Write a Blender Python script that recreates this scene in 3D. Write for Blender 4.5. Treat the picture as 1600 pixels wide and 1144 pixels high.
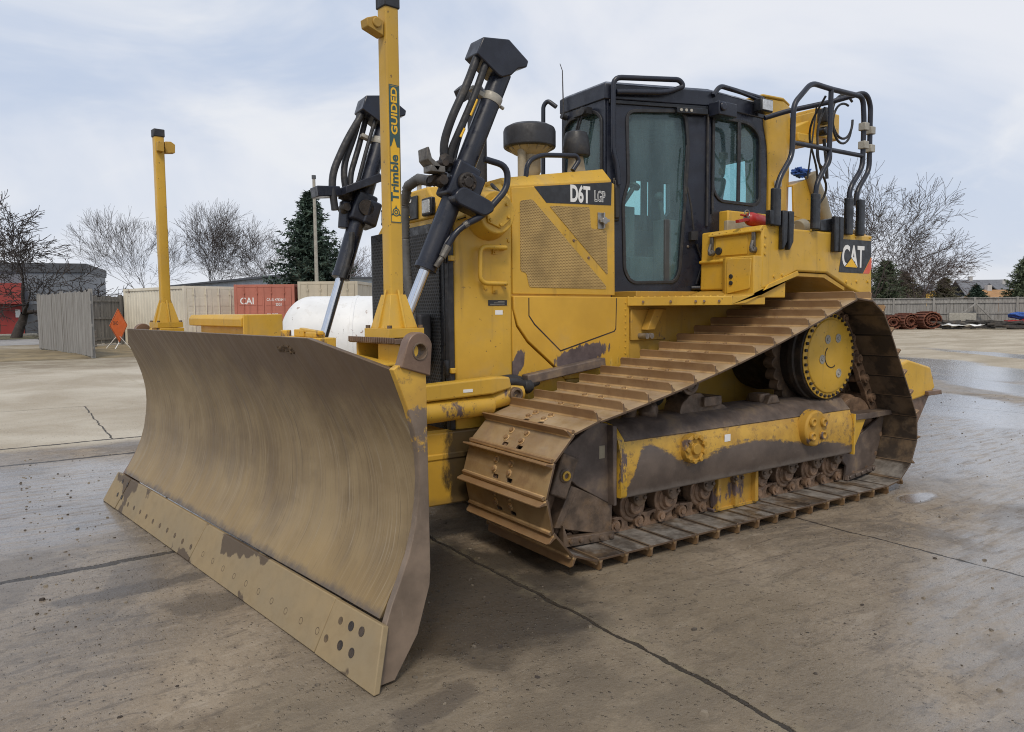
import bpy, bmesh, math, random
from mathutils import Vector, Matrix
from mathutils import noise as mnoise

S = bpy.context.scene
for o in list(bpy.data.objects):
    bpy.data.objects.remove(o, do_unlink=True)
COL = S.collection
R = math.radians
PI = math.pi

# ------------------------------------------------------------------ camera, world, sun
CAM_LOC = Vector((4.4384, 4.8154, 1.5314))
YAW, PITCH, ROLL, FPX = 4.1167, 0.0768, 0.0080, 1163.2
f = Vector((math.cos(YAW)*math.cos(PITCH), math.sin(YAW)*math.cos(PITCH), -math.sin(PITCH)))
r0 = Vector((math.sin(YAW), -math.cos(YAW), 0)); d0 = f.cross(r0)
rr = math.cos(ROLL)*r0 + math.sin(ROLL)*d0
dd = -math.sin(ROLL)*r0 + math.cos(ROLL)*d0
cam = bpy.data.cameras.new('camera')
cam.sensor_fit = 'HORIZONTAL'; cam.sensor_width = 36.0
cam.lens = FPX/1600*36.0; cam.clip_start = 0.05; cam.clip_end = 3000
co = bpy.data.objects.new('camera', cam); COL.objects.link(co)
M = Matrix(((rr.x, -dd.x, -f.x), (rr.y, -dd.y, -f.y), (rr.z, -dd.z, -f.z))).to_4x4()
co.matrix_world = Matrix.Translation(CAM_LOC) @ M
S.camera = co
S.render.resolution_x, S.render.resolution_y = 1024, 732

SUN_EL, SUN_AZ = R(52), R(38)          # azimuth clockwise from +Y
W = bpy.data.worlds.new('World'); S.world = W; W.use_nodes = True
wn, wl = W.node_tree.nodes, W.node_tree.links
wn.clear()
wout = wn.new('ShaderNodeOutputWorld'); bg = wn.new('ShaderNodeBackground')
sky = wn.new('ShaderNodeTexSky'); sky.sky_type = 'NISHITA'; sky.sun_disc = False
sky.sun_elevation = SUN_EL; sky.sun_rotation = SUN_AZ
sky.air_density = 1.2; sky.dust_density = 2.0
tc = wn.new('ShaderNodeTexCoord'); sep = wn.new('ShaderNodeSeparateXYZ')
wl.new(tc.outputs['Generated'], sep.inputs[0])
def wmath(op, a, b=None, clamp=False):
    n = wn.new('ShaderNodeMath'); n.operation = op; n.use_clamp = clamp
    for i, v in enumerate((a, b)):
        if v is None: continue
        if isinstance(v, (int, float)): n.inputs[i].default_value = v
        else: wl.new(v, n.inputs[i])
    return n.outputs[0]
zc = wmath('ADD', wmath('MAXIMUM', sep.outputs[2], 0.0), 0.30)
cmb = wn.new('ShaderNodeCombineXYZ')
wl.new(wmath('DIVIDE', sep.outputs[0], zc), cmb.inputs[0])
wl.new(wmath('DIVIDE', sep.outputs[1], zc), cmb.inputs[1])
def wnoise(scale, detail, rough, off):
    n = wn.new('ShaderNodeTexNoise'); n.inputs['Scale'].default_value = scale
    n.inputs['Detail'].default_value = detail; n.inputs['Roughness'].default_value = rough
    n.inputs['Distortion'].default_value = 0.6
    mp = wn.new('ShaderNodeMapping'); mp.inputs['Location'].default_value = off
    wl.new(cmb.outputs[0], mp.inputs[0]); wl.new(mp.outputs[0], n.inputs['Vector'])
    return n.outputs['Fac']
def wrange(v, a, b):
    n = wn.new('ShaderNodeMapRange'); n.interpolation_type = 'SMOOTHSTEP'
    wl.new(v, n.inputs[0]); n.inputs[1].default_value = a; n.inputs[2].default_value = b
    return n.outputs[0]
def wmix(fac, a, b):
    n = wn.new('ShaderNodeMix'); n.data_type = 'RGBA'
    if isinstance(fac, float): n.inputs[0].default_value = fac
    else: wl.new(fac, n.inputs[0])
    for i, v in ((6, a), (7, b)):
        if isinstance(v, tuple): n.inputs[i].default_value = (*v, 1)
        else: wl.new(v, n.inputs[i])
    return n.outputs[2]
cl = wmix(wrange(wnoise(0.80, 6, 0.52, (5.6, 3.3, 0)), 0.40, 0.60), (5.0, 5.8, 7.3), (7.6, 7.8, 8.35))
cl = wmix(wrange(wnoise(1.3, 6, 0.55, (7.3, 4.2, 0)), 0.50, 0.72), cl, (7.9, 8.05, 8.4))
hz = wrange(sep.outputs[2], 0.30, 0.02)
cl = wmix(wmath('MULTIPLY', hz, 0.40), cl, (7.3, 7.6, 8.2))
cov = wrange(wnoise(0.5, 4, 0.5, (0.4, 9.2, 0)), 0.22, 0.50)
cov = wmath('ADD', wmath('MULTIPLY', cov, 0.22), 0.74)
skyc = wmix(cov, sky.outputs[0], cl)
wl.new(skyc, bg.inputs['Color']); bg.inputs['Strength'].default_value = 0.088
wl.new(bg.outputs[0], wout.inputs[0])

sl = bpy.data.lights.new('sun', 'SUN'); sl.energy = 1.5; sl.angle = R(14); sl.color = (1.0, 0.90, 0.76)
so = bpy.data.objects.new('sun', sl); COL.objects.link(so)
sd = Vector((math.sin(SUN_AZ)*math.cos(SUN_EL), math.cos(SUN_AZ)*math.cos(SUN_EL), math.sin(SUN_EL)))
so.rotation_euler = sd.to_track_quat('Z', 'Y').to_euler(); so.location = (0, 0, 30)
S.view_settings.view_transform = 'Standard'; S.view_settings.look = 'None'
S.view_settings.exposure = 0.30; S.view_settings.gamma = 1.0
S.view_settings.use_curve_mapping = False
S.cycles.denoising_prefilter = 'NONE'; S.cycles.filter_width = 1.05

# ------------------------------------------------------------------ materials
class NT:
    """small helper around a material node tree"""
    def __init__(self, name):
        self.m = bpy.data.materials.new(name); self.m.use_nodes = True
        self.n = self.m.node_tree.nodes; self.l = self.m.node_tree.links
        self.p = self.n['Principled BSDF']
        self.tc = self.n.new('ShaderNodeTexCoord')
        self.obj = self.tc.outputs['Object']
    def set(self, i, v):
        if isinstance(v, (int, float)): i.default_value = v
        elif isinstance(v, tuple): i.default_value = v if len(v) != 3 or i.type != 'RGBA' else (*v, 1)
        else: self.l.new(v, i)
    def map(self, scale=(1, 1, 1), loc=(0, 0, 0), rot=(0, 0, 0), vec=None):
        n = self.n.new('ShaderNodeMapping'); self.l.new(vec or self.obj, n.inputs[0])
        n.inputs['Scale'].default_value = scale; n.inputs['Location'].default_value = loc
        n.inputs['Rotation'].default_value = rot
        return n.outputs[0]
    def noise(self, scale, detail=5, rough=0.6, vec=None, dist=0.0):
        n = self.n.new('ShaderNodeTexNoise'); self.l.new(vec or self.obj, n.inputs['Vector'])
        n.inputs['Scale'].default_value = scale; n.inputs['Detail'].default_value = detail
        n.inputs['Roughness'].default_value = rough; n.inputs['Distortion'].default_value = dist
        return n.outputs['Fac']
    def voro(self, scale, vec=None, feat='F1', rnd=1.0):
        n = self.n.new('ShaderNodeTexVoronoi'); self.l.new(vec or self.obj, n.inputs['Vector'])
        n.feature = feat; n.inputs['Scale'].default_value = scale; n.inputs['Randomness'].default_value = rnd
        return n.outputs['Distance']
    def rng(self, v, a, b, lo=0.0, hi=1.0):
        n = self.n.new('ShaderNodeMapRange'); n.interpolation_type = 'SMOOTHSTEP'
        self.set(n.inputs[0], v); n.inputs[1].default_value = a; n.inputs[2].default_value = b
        n.inputs[3].default_value = lo; n.inputs[4].default_value = hi
        return n.outputs[0]
    def mix(self, fac, a, b):
        n = self.n.new('ShaderNodeMix'); n.data_type = 'RGBA'
        self.set(n.inputs[0], fac); self.set(n.inputs[6], a); self.set(n.inputs[7], b)
        return n.outputs[2]
    def mul(self, a, b): return self.math('MULTIPLY', a, b)
    def math(self, op, a, b=None, clamp=False):
        n = self.n.new('ShaderNodeMath'); n.operation = op; n.use_clamp = clamp
        self.set(n.inputs[0], a)
        if b is not None: self.set(n.inputs[1], b)
        return n.outputs[0]
    def xyz(self, vec=None):
        n = self.n.new('ShaderNodeSeparateXYZ'); self.l.new(vec or self.obj, n.inputs[0])
        return n.outputs
    def bump(self, h, strength=0.3, dist=0.01, prev=None):
        n = self.n.new('ShaderNodeBump'); self.set(n.inputs['Height'], h)
        n.inputs['Strength'].default_value = strength; n.inputs['Distance'].default_value = dist
        if prev is not None: self.l.new(prev, n.inputs['Normal'])
        return n.outputs[0]
    def out(self, col=None, rough=None, metal=None, normal=None, **kw):
        P = self.p.inputs
        if col is not None: self.set(P['Base Color'], col)
        if rough is not None: self.set(P['Roughness'], rough)
        if metal is not None: self.set(P['Metallic'], metal)
        if normal is not None: self.l.new(normal, P['Normal'])
        for k, v in kw.items(): self.set(P[k], v)
        return self.m

def simple(name, col, rough=0.6, metal=0.0, var=0.25, scale=6.0, bump=0.0, dirt=None, damt=0.5, dscale=4.0, rvar=0.15):
    t = NT(name)
    a = t.noise(scale, 6, 0.6)
    dk = tuple(c*(1-var) for c in col); lt = tuple(min(1, c*(1+var)) for c in col)
    c = t.mix(t.rng(a, 0.3, 0.7), dk, lt)
    if dirt:
        b = t.rng(t.noise(dscale, 7, 0.65), 0.5, 0.72)
        c = t.mix(t.mul(b, damt), c, dirt)
    rg = t.rng(t.noise(scale*2.3, 4), 0.3, 0.7, max(0.02, rough-rvar), min(1, rough+rvar))
    nrm = t.bump(t.noise(scale*12, 4, 0.7), bump, 0.01) if bump else None
    return t.out(c, rg, metal, nrm)

MAT = {}
def yellow(name='yellow_paint', base=(0.59, 0.352, 0.038), wear=0.0, rough=0.42):
    t = NT(name)
    c = t.mix(t.rng(t.noise(1.6, 5), 0.3, 0.7), tuple(k*0.86 for k in base), tuple(min(1, k*1.1) for k in base))
    dust = t.rng(t.noise(3.1, 8, 0.65, dist=0.4), 0.50, 0.75)
    c = t.mix(t.mul(dust, 0.46), c, (0.38, 0.275, 0.125))
    st = t.rng(t.noise(1.0, 6, 0.6, t.map((14, 14, 1.3))), 0.56, 0.74)
    c = t.mix(t.mul(st, 0.42), c, (0.27, 0.165, 0.045))
    sp = t.rng(t.noise(38, 4, 0.6), 0.665, 0.70)
    c = t.mix(t.mul(sp, 0.75), c, (0.12, 0.075, 0.035))
    if wear:
        w = t.rng(t.math('ADD', t.noise(5, 9, 0.7, t.map((1, 1, 0.5), rot=(0.2, 0.3, 0))), wear), 0.55, 0.62)
        c = t.mix(w, c, (0.105, 0.075, 0.072))
    rg = t.rng(t.noise(7, 6), 0.3, 0.7, rough-0.1, rough+0.16)
    nb = t.bump(t.noise(160, 3, 0.7), 0.05, 0.004, t.bump(t.noise(2.2, 3), 0.10, 0.03))
    return t.out(c, rg, 0, nb)
MAT['yellow'] = yellow()
MAT['yellow_worn'] = yellow('worn_yellow_paint', wear=-0.02)
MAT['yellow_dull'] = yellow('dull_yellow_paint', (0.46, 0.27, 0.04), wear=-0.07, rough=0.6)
MAT['navy'] = simple('dark_navy_paint', (0.013, 0.0155, 0.026), 0.34, 0, 0.2, 5, 0.03, (0.045, 0.042, 0.04), 0.14, 3)
MAT['black'] = simple('black_painted_steel', (0.009, 0.010, 0.013), 0.36, 0, 0.25, 9, 0.06, (0.075, 0.065, 0.05), 0.30, 9)
MAT['rubber'] = simple('black_rubber', (0.022, 0.022, 0.024), 0.55, 0, 0.25, 14, 0.1, (0.10, 0.085, 0.065), 0.5, 8)
MAT['hose_grey'] = simple('grey_corrugated_hose', (0.10, 0.10, 0.10), 0.6, 0, 0.2, 14, 0.1, (0.12, 0.10, 0.08), 0.6, 8)
MAT['chrome'] = simple('chromed_rod', (0.72, 0.73, 0.75), 0.14, 1.0, 0.05, 8, 0, None, 0, 1, 0.05)
MAT['steel'] = simple('bare_steel', (0.36, 0.35, 0.33), 0.42, 0.8, 0.2, 12, 0.06, (0.16, 0.11, 0.07), 0.5, 9)
MAT['clamp'] = simple('grey_clamp_band', (0.36, 0.34, 0.29), 0.6, 0.1, 0.15, 12, 0.05, (0.16, 0.13, 0.09), 0.4, 9)
MAT['steel_dark'] = simple('dirty_steel', (0.15, 0.14, 0.125), 0.5, 0.4, 0.25, 20, 0.1, (0.05, 0.04, 0.035), 0.7, 14)
MAT['dark_grease'] = simple('dark_greasy_steel', (0.030, 0.024, 0.020), 0.55, 0.1, 0.3, 14, 0.4, (0.13, 0.085, 0.05), 0.65, 6)
MAT['undercarriage'] = simple('brown_dirty_steel', (0.135, 0.095, 0.066), 0.5, 0.2, 0.4, 12, 0.35, (0.25, 0.155, 0.08), 0.6, 7)
MAT['mud'] = simple('dry_brown_mud', (.085, .052, .024), .9, 0, .35, 30, .4)
MAT['chain'] = simple('rusty_chain_steel', (0.235, 0.15, 0.095), 0.5, 0.2, 0.4, 11, 0.35, (0.10, 0.066, 0.045), 0.7, 8)
MAT['grimy'] = yellow('grimy_yellow_paint', (0.46, 0.26, 0.035), wear=0.035, rough=0.6)
MAT['charcoal'] = simple('charcoal_plastic', (0.022, 0.022, 0.025), 0.55, 0, 0.2, 7, 0.1, (0.09, 0.08, 0.07), 0.5, 5)
for k_ in ('navy', 'black'): MAT[k_].node_tree.nodes['Principled BSDF'].inputs['Specular IOR Level'].default_value = 0.5
MAT['white_lettering'] = simple('white_lettering', (0.78, 0.78, 0.76), 0.5, 0, 0.04, 9)
MAT['decal_black'] = simple('black_decal', (0.022, 0.023, 0.026), 0.4, 0, 0.15, 9)
MAT['decal_yellow'] = simple('yellow_decal', (0.80, 0.46, 0.02), 0.45, 0, 0.05, 9)
MAT['decal_red'] = simple('red_decal', (0.66, 0.11, 0.06), 0.45, 0, 0.08, 9)
MAT['decal_green'] = simple('dark_green_decal', (0.035, 0.085, 0.085), 0.45, 0, 0.15, 9)
MAT['red'] = simple('red_enamel', (0.36, 0.022, 0.018), 0.35, 0, 0.12, 9)
MAT['blue_cloth'] = simple('blue_cloth', (0.03, 0.085, 0.30), 0.85, 0, 0.3, 14, 0.3)
MAT['lime'] = simple('lime_plastic', (0.25, 0.55, 0.04), 0.4, 0, 0.1, 9)
MAT['lens'] = simple('lamp_lens', (0.60, 0.62, 0.63), 0.14, 0.25, 0.15, 40, 0.3)
MAT['interior'] = simple('dark_cab_lining', (0.06, 0.065, 0.068), 0.8, 0, 0.2, 6)
MAT['seat'] = simple('grey_seat_fabric', (0.085, 0.09, 0.095), 0.9, 0, 0.2, 20, 0.2)
MAT['beige'] = simple('beige_duct', (0.33, 0.285, 0.20), 0.6, 0, 0.15, 7, 0.05, (0.2, 0.16, 0.1), 0.4)

def glass_mat():
    m = bpy.data.materials.new('tinted_glass'); m.use_nodes = True
    n, l = m.node_tree.nodes, m.node_tree.links
    n.clear()
    o = n.new('ShaderNodeOutputMaterial'); tr = n.new('ShaderNodeBsdfTransparent'); gl = n.new('ShaderNodeBsdfGlossy')
    df = n.new('ShaderNodeBsdfDiffuse'); df.inputs[0].default_value = (0.34, 0.47, 0.50, 1)
    tr.inputs[0].default_value = (0.80, 0.955, 0.95, 1); gl.inputs['Roughness'].default_value = 0.03
    gl.inputs[0].default_value = (0.85, 0.95, 0.97, 1)
    fr = n.new('ShaderNodeFresnel'); fr.inputs[0].default_value = 1.58
    mx = n.new('ShaderNodeMixShader'); m2 = n.new('ShaderNodeMixShader')
    ns = n.new('ShaderNodeTexNoise'); ns.inputs['Scale'].default_value = 3.0; ns.inputs['Detail'].default_value = 6
    mr = n.new('ShaderNodeMapRange'); l.new(ns.outputs['Fac'], mr.inputs[0])
    mr.inputs[1].default_value = 0.35; mr.inputs[2].default_value = 0.75; mr.inputs[3].default_value = 0.07; mr.inputs[4].default_value = 0.15
    l.new(mr.outputs[0], m2.inputs[0]); l.new(tr.outputs[0], m2.inputs[1]); l.new(df.outputs[0], m2.inputs[2])
    gm_ = n.new('ShaderNodeNewGeometry'); iv = n.new('ShaderNodeMath'); iv.operation = 'SUBTRACT'; iv.inputs[0].default_value = 1.0; l.new(gm_.outputs['Backfacing'], iv.inputs[1])
    fm = n.new('ShaderNodeMath'); fm.operation = 'MULTIPLY'; l.new(fr.outputs[0], fm.inputs[0]); l.new(iv.outputs[0], fm.inputs[1])
    l.new(fm.outputs[0], mx.inputs[0]); l.new(m2.outputs[0], mx.inputs[1]); l.new(gl.outputs[0], mx.inputs[2])
    l.new(mx.outputs[0], o.inputs[0])
    return m
MAT['glass'] = glass_mat()

def perforated(name, base, hole, pitch, axes, thr=0.36):
    """sheet with a staggered pattern of round holes; axes picks the two object axes of the sheet"""
    t = NT(name)
    x = t.xyz(); u, v = x[axes[0]], x[axes[1]]
    row = t.math('FLOOR', t.math('DIVIDE', v, pitch*0.8))
    sh = t.mul(t.math('MODULO', t.math('ABSOLUTE', row), 2.0), 0.5)
    fu = t.math('SUBTRACT', t.math('FRACT', t.math('ADD', t.math('DIVIDE', u, pitch), sh)), 0.5)
    fv = t.math('SUBTRACT', t.math('FRACT', t.math('DIVIDE', v, pitch*0.8)), 0.5)
    dd_ = t.math('SQRT', t.math('ADD', t.mul(fu, fu), t.mul(fv, fv)))
    h = t.rng(dd_, thr+0.08, thr-0.08)
    b = t.mix(t.rng(t.noise(5, 7, 0.65), 0.35, 0.7), base, tuple(c*0.62 for c in base))
    c = t.mix(h, b, hole)
    return t.out(c, 0.6, 0, t.bump(h, 0.4, -0.006))
MAT['grille'] = perforated('black_perforated_grille', (0.045, 0.046, 0.048), (0.002, 0.002, 0.002), 0.028, (1, 2), 0.36)
MAT['mesh'] = perforated('dusty_yellow_mesh', (0.50, 0.34, 0.125), (0.16, 0.10, 0.032), 0.0135, (0, 2), 0.31)

def blade_mat():
    t = NT('scoured_blade_steel')
    warp = t.noise(1.2, 3)
    comb = t.n.new('ShaderNodeVectorMath'); comb.operation = 'ADD'
    cx = t.n.new('ShaderNodeCombineXYZ'); t.set(cx.inputs[1], t.mul(t.math('POWER', t.math('ABSOLUTE', t.math('SUBTRACT', t.xyz()[2], 0.45)), 1.6), 0.42))
    t.l.new(t.obj, comb.inputs[0]); t.l.new(cx.outputs[0], comb.inputs[1]); v = comb.outputs[0]
    s1 = t.noise(1.0, 8, 0.62, t.map((0.6, 26, 0.9), vec=v), 0.15)
    s2 = t.noise(1.0, 9, 0.7, t.map((1, 85, 1.6), vec=v), 0.1)
    big = t.noise(1.5, 5, 0.55, t.map((1, 1, 1.2)))
    zz = t.xyz()[2]
    c = t.mix(t.rng(big, 0.32, 0.68), (0.175, 0.118, 0.055), (0.295, 0.215, 0.112))
    c = t.mix(t.mul(t.rng(s1, 0.46, 0.70), 0.42), c, (0.345, 0.265, 0.15))
    pt = t.rng(t.noise(2.6, 7, 0.62, dist=0.5), 0.46, 0.66); c = t.mix(t.mul(pt, 0.45), c, (0.15, 0.105, 0.055))
    c = t.mix(t.mul(t.rng(s1, 0.46, 0.26), 0.40), c, (0.085, 0.056, 0.036))
    c = t.mix(t.mul(t.rng(s2, 0.53, 0.72), 0.60), c, (0.36, 0.30, 0.215))
    c = t.mix(t.mul(t.rng(s2, 0.46, 0.28), 0.70), c, (0.06, 0.042, 0.03))
    s3 = t.noise(1.0, 6, 0.65, t.map((1, 150, 3.2), vec=v), 0.25); c = t.mix(t.mul(t.rng(s3, 0.62, 0.70), 0.55), c, (0.42, 0.36, 0.27)); c = t.mix(t.mul(t.rng(s3, 0.37, 0.30), 0.6), c, (0.055, 0.04, 0.028))
    gg = t.rng(t.noise(1.0, 7, 0.7, t.map((1, 12, 3.5), rot=(.5, 0, 0)), .3), 0.63, 0.70); c = t.mix(t.mul(gg, 0.5), c, (0.10, 0.062, 0.036))
    rust = t.mul(t.rng(t.math('ADD', zz, t.mul(t.noise(2.2, 7, 0.65), 0.8)), 1.34, 1.75), 0.75)
    c = t.mix(rust, c, (0.115, 0.072, 0.045))
    sand = t.mul(t.rng(t.math('ADD', zz, t.mul(t.noise(2.4, 5, 0.6), 0.7)), 1.0, 0.55), 0.45)
    c = t.mix(sand, c, (0.37, 0.25, 0.098))
    foot = t.rng(t.math('ADD', zz, t.mul(t.noise(9, 6, 0.7), 0.09)), 0.325, 0.275)
    c = t.mix(t.mul(foot, 0.8), c, (0.082, 0.07, 0.068))
    rg = t.rng(s1, 0.3, 0.7, 0.36, 0.58)
    nb = t.bump(s2, 0.12, 0.004, t.bump(t.noise(3.2, 4), 0.14, 0.025))
    return t.out(c, rg, 0.25, nb)
MAT['blade'] = blade_mat()
def edge_mat():
    t = NT('muddy_cutting_edge')
    c = t.mix(t.rng(t.noise(1.3, 4), 0.35, 0.65), (0.305, 0.225, 0.118), (0.255, 0.20, 0.12))
    c = t.mix(t.mul(t.rng(t.noise(14, 6, 0.6), 0.4, 0.75), 0.35), c, (0.20, 0.145, 0.075))
    st = t.rng(t.math('ADD', t.noise(2.1, 6, 0.55), t.mul(t.math('ABSOLUTE', t.math('SUBTRACT', t.xyz()[2], 0.10)), 0.9)), 0.64, 0.66)
    c = t.mix(t.mul(st, 0.9), c, (0.075, 0.05, 0.030))
    return t.out(c, t.mix(st, (0.7, 0.7, 0.7), (0.62, 0.62, 0.62)), 0, t.bump(t.noise(35, 5, 0.7), 0.10, 0.008))
MAT['edge'] = edge_mat()
MAT['edge_bolt'] = simple('worn_bolt_heads', (0.11, 0.075, 0.04), 0.6, 0.1, 0.3, 30)
def worn_plate(name, steel=(0.195, 0.145, 0.105), keep=0.0, axis=2, zlo=0.5, zhi=1.4):
    t = NT(name)
    zz = t.xyz()[axis]
    n = t.noise(6, 9, 0.72)
    k = t.rng(t.math('ADD', zz, t.mul(t.math('SUBTRACT', n, 0.5), keep)), zlo, zhi)
    k = t.rng(k, 0.42, 0.58)
    yel = t.mix(t.rng(t.noise(2.5, 5), 0.3, 0.7), (0.42, 0.235, 0.04), (0.62, 0.37, 0.05))
    yel = t.mix(t.mul(t.rng(t.noise(16, 7, 0.7), 0.55, 0.68), 0.7), yel, (0.16, 0.10, 0.05))
    sc = t.noise(1, 8, 0.7, t.map((60, 9, 9), rot=(0, 0.5, 0)))
    stl = t.mix(t.rng(t.noise(3.5, 6), 0.3, 0.7), tuple(c*0.7 for c in steel), tuple(c*1.35 for c in steel))
    stl = t.mix(t.mul(t.rng(sc, 0.58, 0.75), 0.5), stl, (0.27, 0.22, 0.185))
    c = t.mix(k, stl, yel)
    return t.out(c, t.mix(k, (0.42, 0.42, 0.42), (0.5, 0.5, 0.5)), 0.1, t.bump(t.noise(70, 4, 0.7), 0.1, 0.005))
MAT['end_plate'] = worn_plate('worn_end_plate', keep=1.0, zlo=0.80, zhi=1.32)
MAT['lug'] = simple('rusty_brown_steel', (0.17, 0.108, 0.075), 0.5, 0.15, 0.25, 6, 0.12, (0.26, 0.18, 0.12), 0.5, 7)
t = NT('scuffed_roller_frame'); X_ = t.xyz()
fc = t.n.new('ShaderNodeFloatCurve'); t.l.new(t.rng(X_[0], 0, 1) if False else t.math('DIVIDE', t.math('ADD', X_[0], 1.25), 2.6), fc.inputs['Value'])
cv = fc.mapping.curves[0]; PTS = [(-1.25, .42), (-.9, .455), (-.62, .50), (-.35, .53), (0, .565), (.35, .56), (.62, .50), (.80, .52), (.95, .62), (1.12, .64), (1.20, .50), (1.30, .34)]
for k_, (xx, zz_) in enumerate(PTS):
    p_ = ((xx+1.25)/2.6, zz_)
    if k_ < 2: cv.points[k_].location = p_
    else: cv.points.new(*p_)
fc.mapping.update()
n_ = t.noise(5, 9, .74, t.map((1, 1, 1.6))); sc_ = t.noise(1, 8, .72, t.map((7, 30, 30)))
k_ = t.math('ADD', t.math('SUBTRACT', X_[2], fc.outputs[0]), t.math('ADD', t.mul(t.math('SUBTRACT', n_, .5), .16), t.mul(t.math('SUBTRACT', sc_, .5), .10)))
k_ = t.mul(t.rng(k_, -.012, .016), t.rng(t.math('ADD', X_[2], t.mul(n_, .06)), .735, .715))
yel = t.mix(t.rng(t.noise(3.5, 7, .65), .35, .65), (.40, .225, .04), (.60, .36, .055)); yel = t.mix(t.mul(t.rng(t.noise(15, 8, .72), .52, .64), .7), yel, (.15, .095, .05))
stl = t.mix(t.rng(t.noise(3.0, 7, .65), .3, .7), (.078, .060, .050), (.15, .115, .092)); stl = t.mix(t.mul(t.rng(t.math('ADD', X_[2], t.mul(t.noise(14, 6, .7), .07)), .43, .385), .65), stl, (.22, .19, .165))
stl = t.mix(t.mul(t.rng(sc_, .58, .72), .4), stl, (.20, .165, .14))
MAT['frame_side'] = t.out(t.mix(k_, stl, yel), t.mix(k_, (.40, .40, .40), (.5, .5, .5)), .1, t.bump(t.noise(60, 5, .7), .12, .006))
MAT['frame_top'] = simple('dusty_frame_top', (0.125, 0.095, 0.078), 0.55, 0.1, 0.35, 5, 0.15, (0.28, 0.20, 0.11), 0.6, 5)
def shoe_mat():
    t = NT('dusty_track_shoe')
    i = t.n.new('ShaderNodeObjectInfo')
    ofs = t.n.new('ShaderNodeVectorMath'); ofs.operation = 'ADD'
    t.l.new(t.obj, ofs.inputs[0]); t.l.new(i.outputs['Location'], ofs.inputs[1]); v = ofs.outputs[0]
    c = t.mix(t.rng(t.noise(2.6, 6, 0.6, v), 0.3, 0.7), (0.42, 0.262, 0.115), (0.70, 0.495, 0.25))
    c = t.mix(t.mul(t.rng(t.noise(9, 8, 0.7, v), 0.48, 0.68), 0.50), c, (0.25, 0.13, 0.06))
    c = t.mix(t.mul(t.rng(t.noise(1.0, 6, 0.65, t.map((30, 4, 30), vec=v)), 0.5, 0.7), 0.35), c, (0.58, 0.46, 0.30))
    gz = t.xyz()[2]                     # height above the shoe plate: the grouser edge is worn brown steel
    c = t.mix(t.mul(t.rng(gz, 0.008, 0.016), 0.75), c, (0.165, 0.090, 0.045))
    inn = t.rng(gz, 0.004, -0.004)      # inner face: dark, caked with mud
    mud = t.mix(t.rng(t.noise(4.5, 8, 0.65, v), 0.42, 0.62), (0.040, 0.029, 0.021), (0.13, 0.088, 0.052))
    gn = t.n.new('ShaderNodeNewGeometry'); upf = t.rng(t.xyz(gn.outputs['True Normal'])[2], .55, .85)
    lx = t.xyz()[0]
    dust = t.mul(t.rng(t.noise(3.0, 7, 0.65, v), 0.36, 0.54), t.mul(t.rng(lx, -.094, -.070), t.rng(lx, .088, .070)))
    mud = t.mix(t.mul(t.mul(dust, upf), .85), mud, t.mix(t.rng(t.noise(9, 6, .7, v), .35, .65), (.12, .105, .09), (.27, .25, .225)))
    mud = t.mix(t.mul(t.mul(t.rng(t.noise(4.2, 7, 0.62, v), 0.52, 0.60), t.math('SUBTRACT', 1.0, upf)), .45), mud, (.16, .115, .075))
    mud = t.mix(t.rng(lx, -.094, -.100), mud, (.014, .011, .009)); mud = t.mix(t.rng(lx, .086, .094), mud, (.17, .115, .07))
    c = t.mix(inn, c, mud)
    ny = t.math('ABSOLUTE', t.xyz(gn.outputs['True Normal'])[1]); c = t.mix(t.mul(t.rng(ny, .8, .95), .75), c, (.105, .062, .034))
    return t.out(c, t.rng(t.noise(6, 5, 0.6, v), 0.3, 0.7, 0.42, 0.72), 0.1, t.bump(t.noise(30, 6, 0.7, v), 0.16, 0.008))
MAT['shoe'] = shoe_mat()

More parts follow.
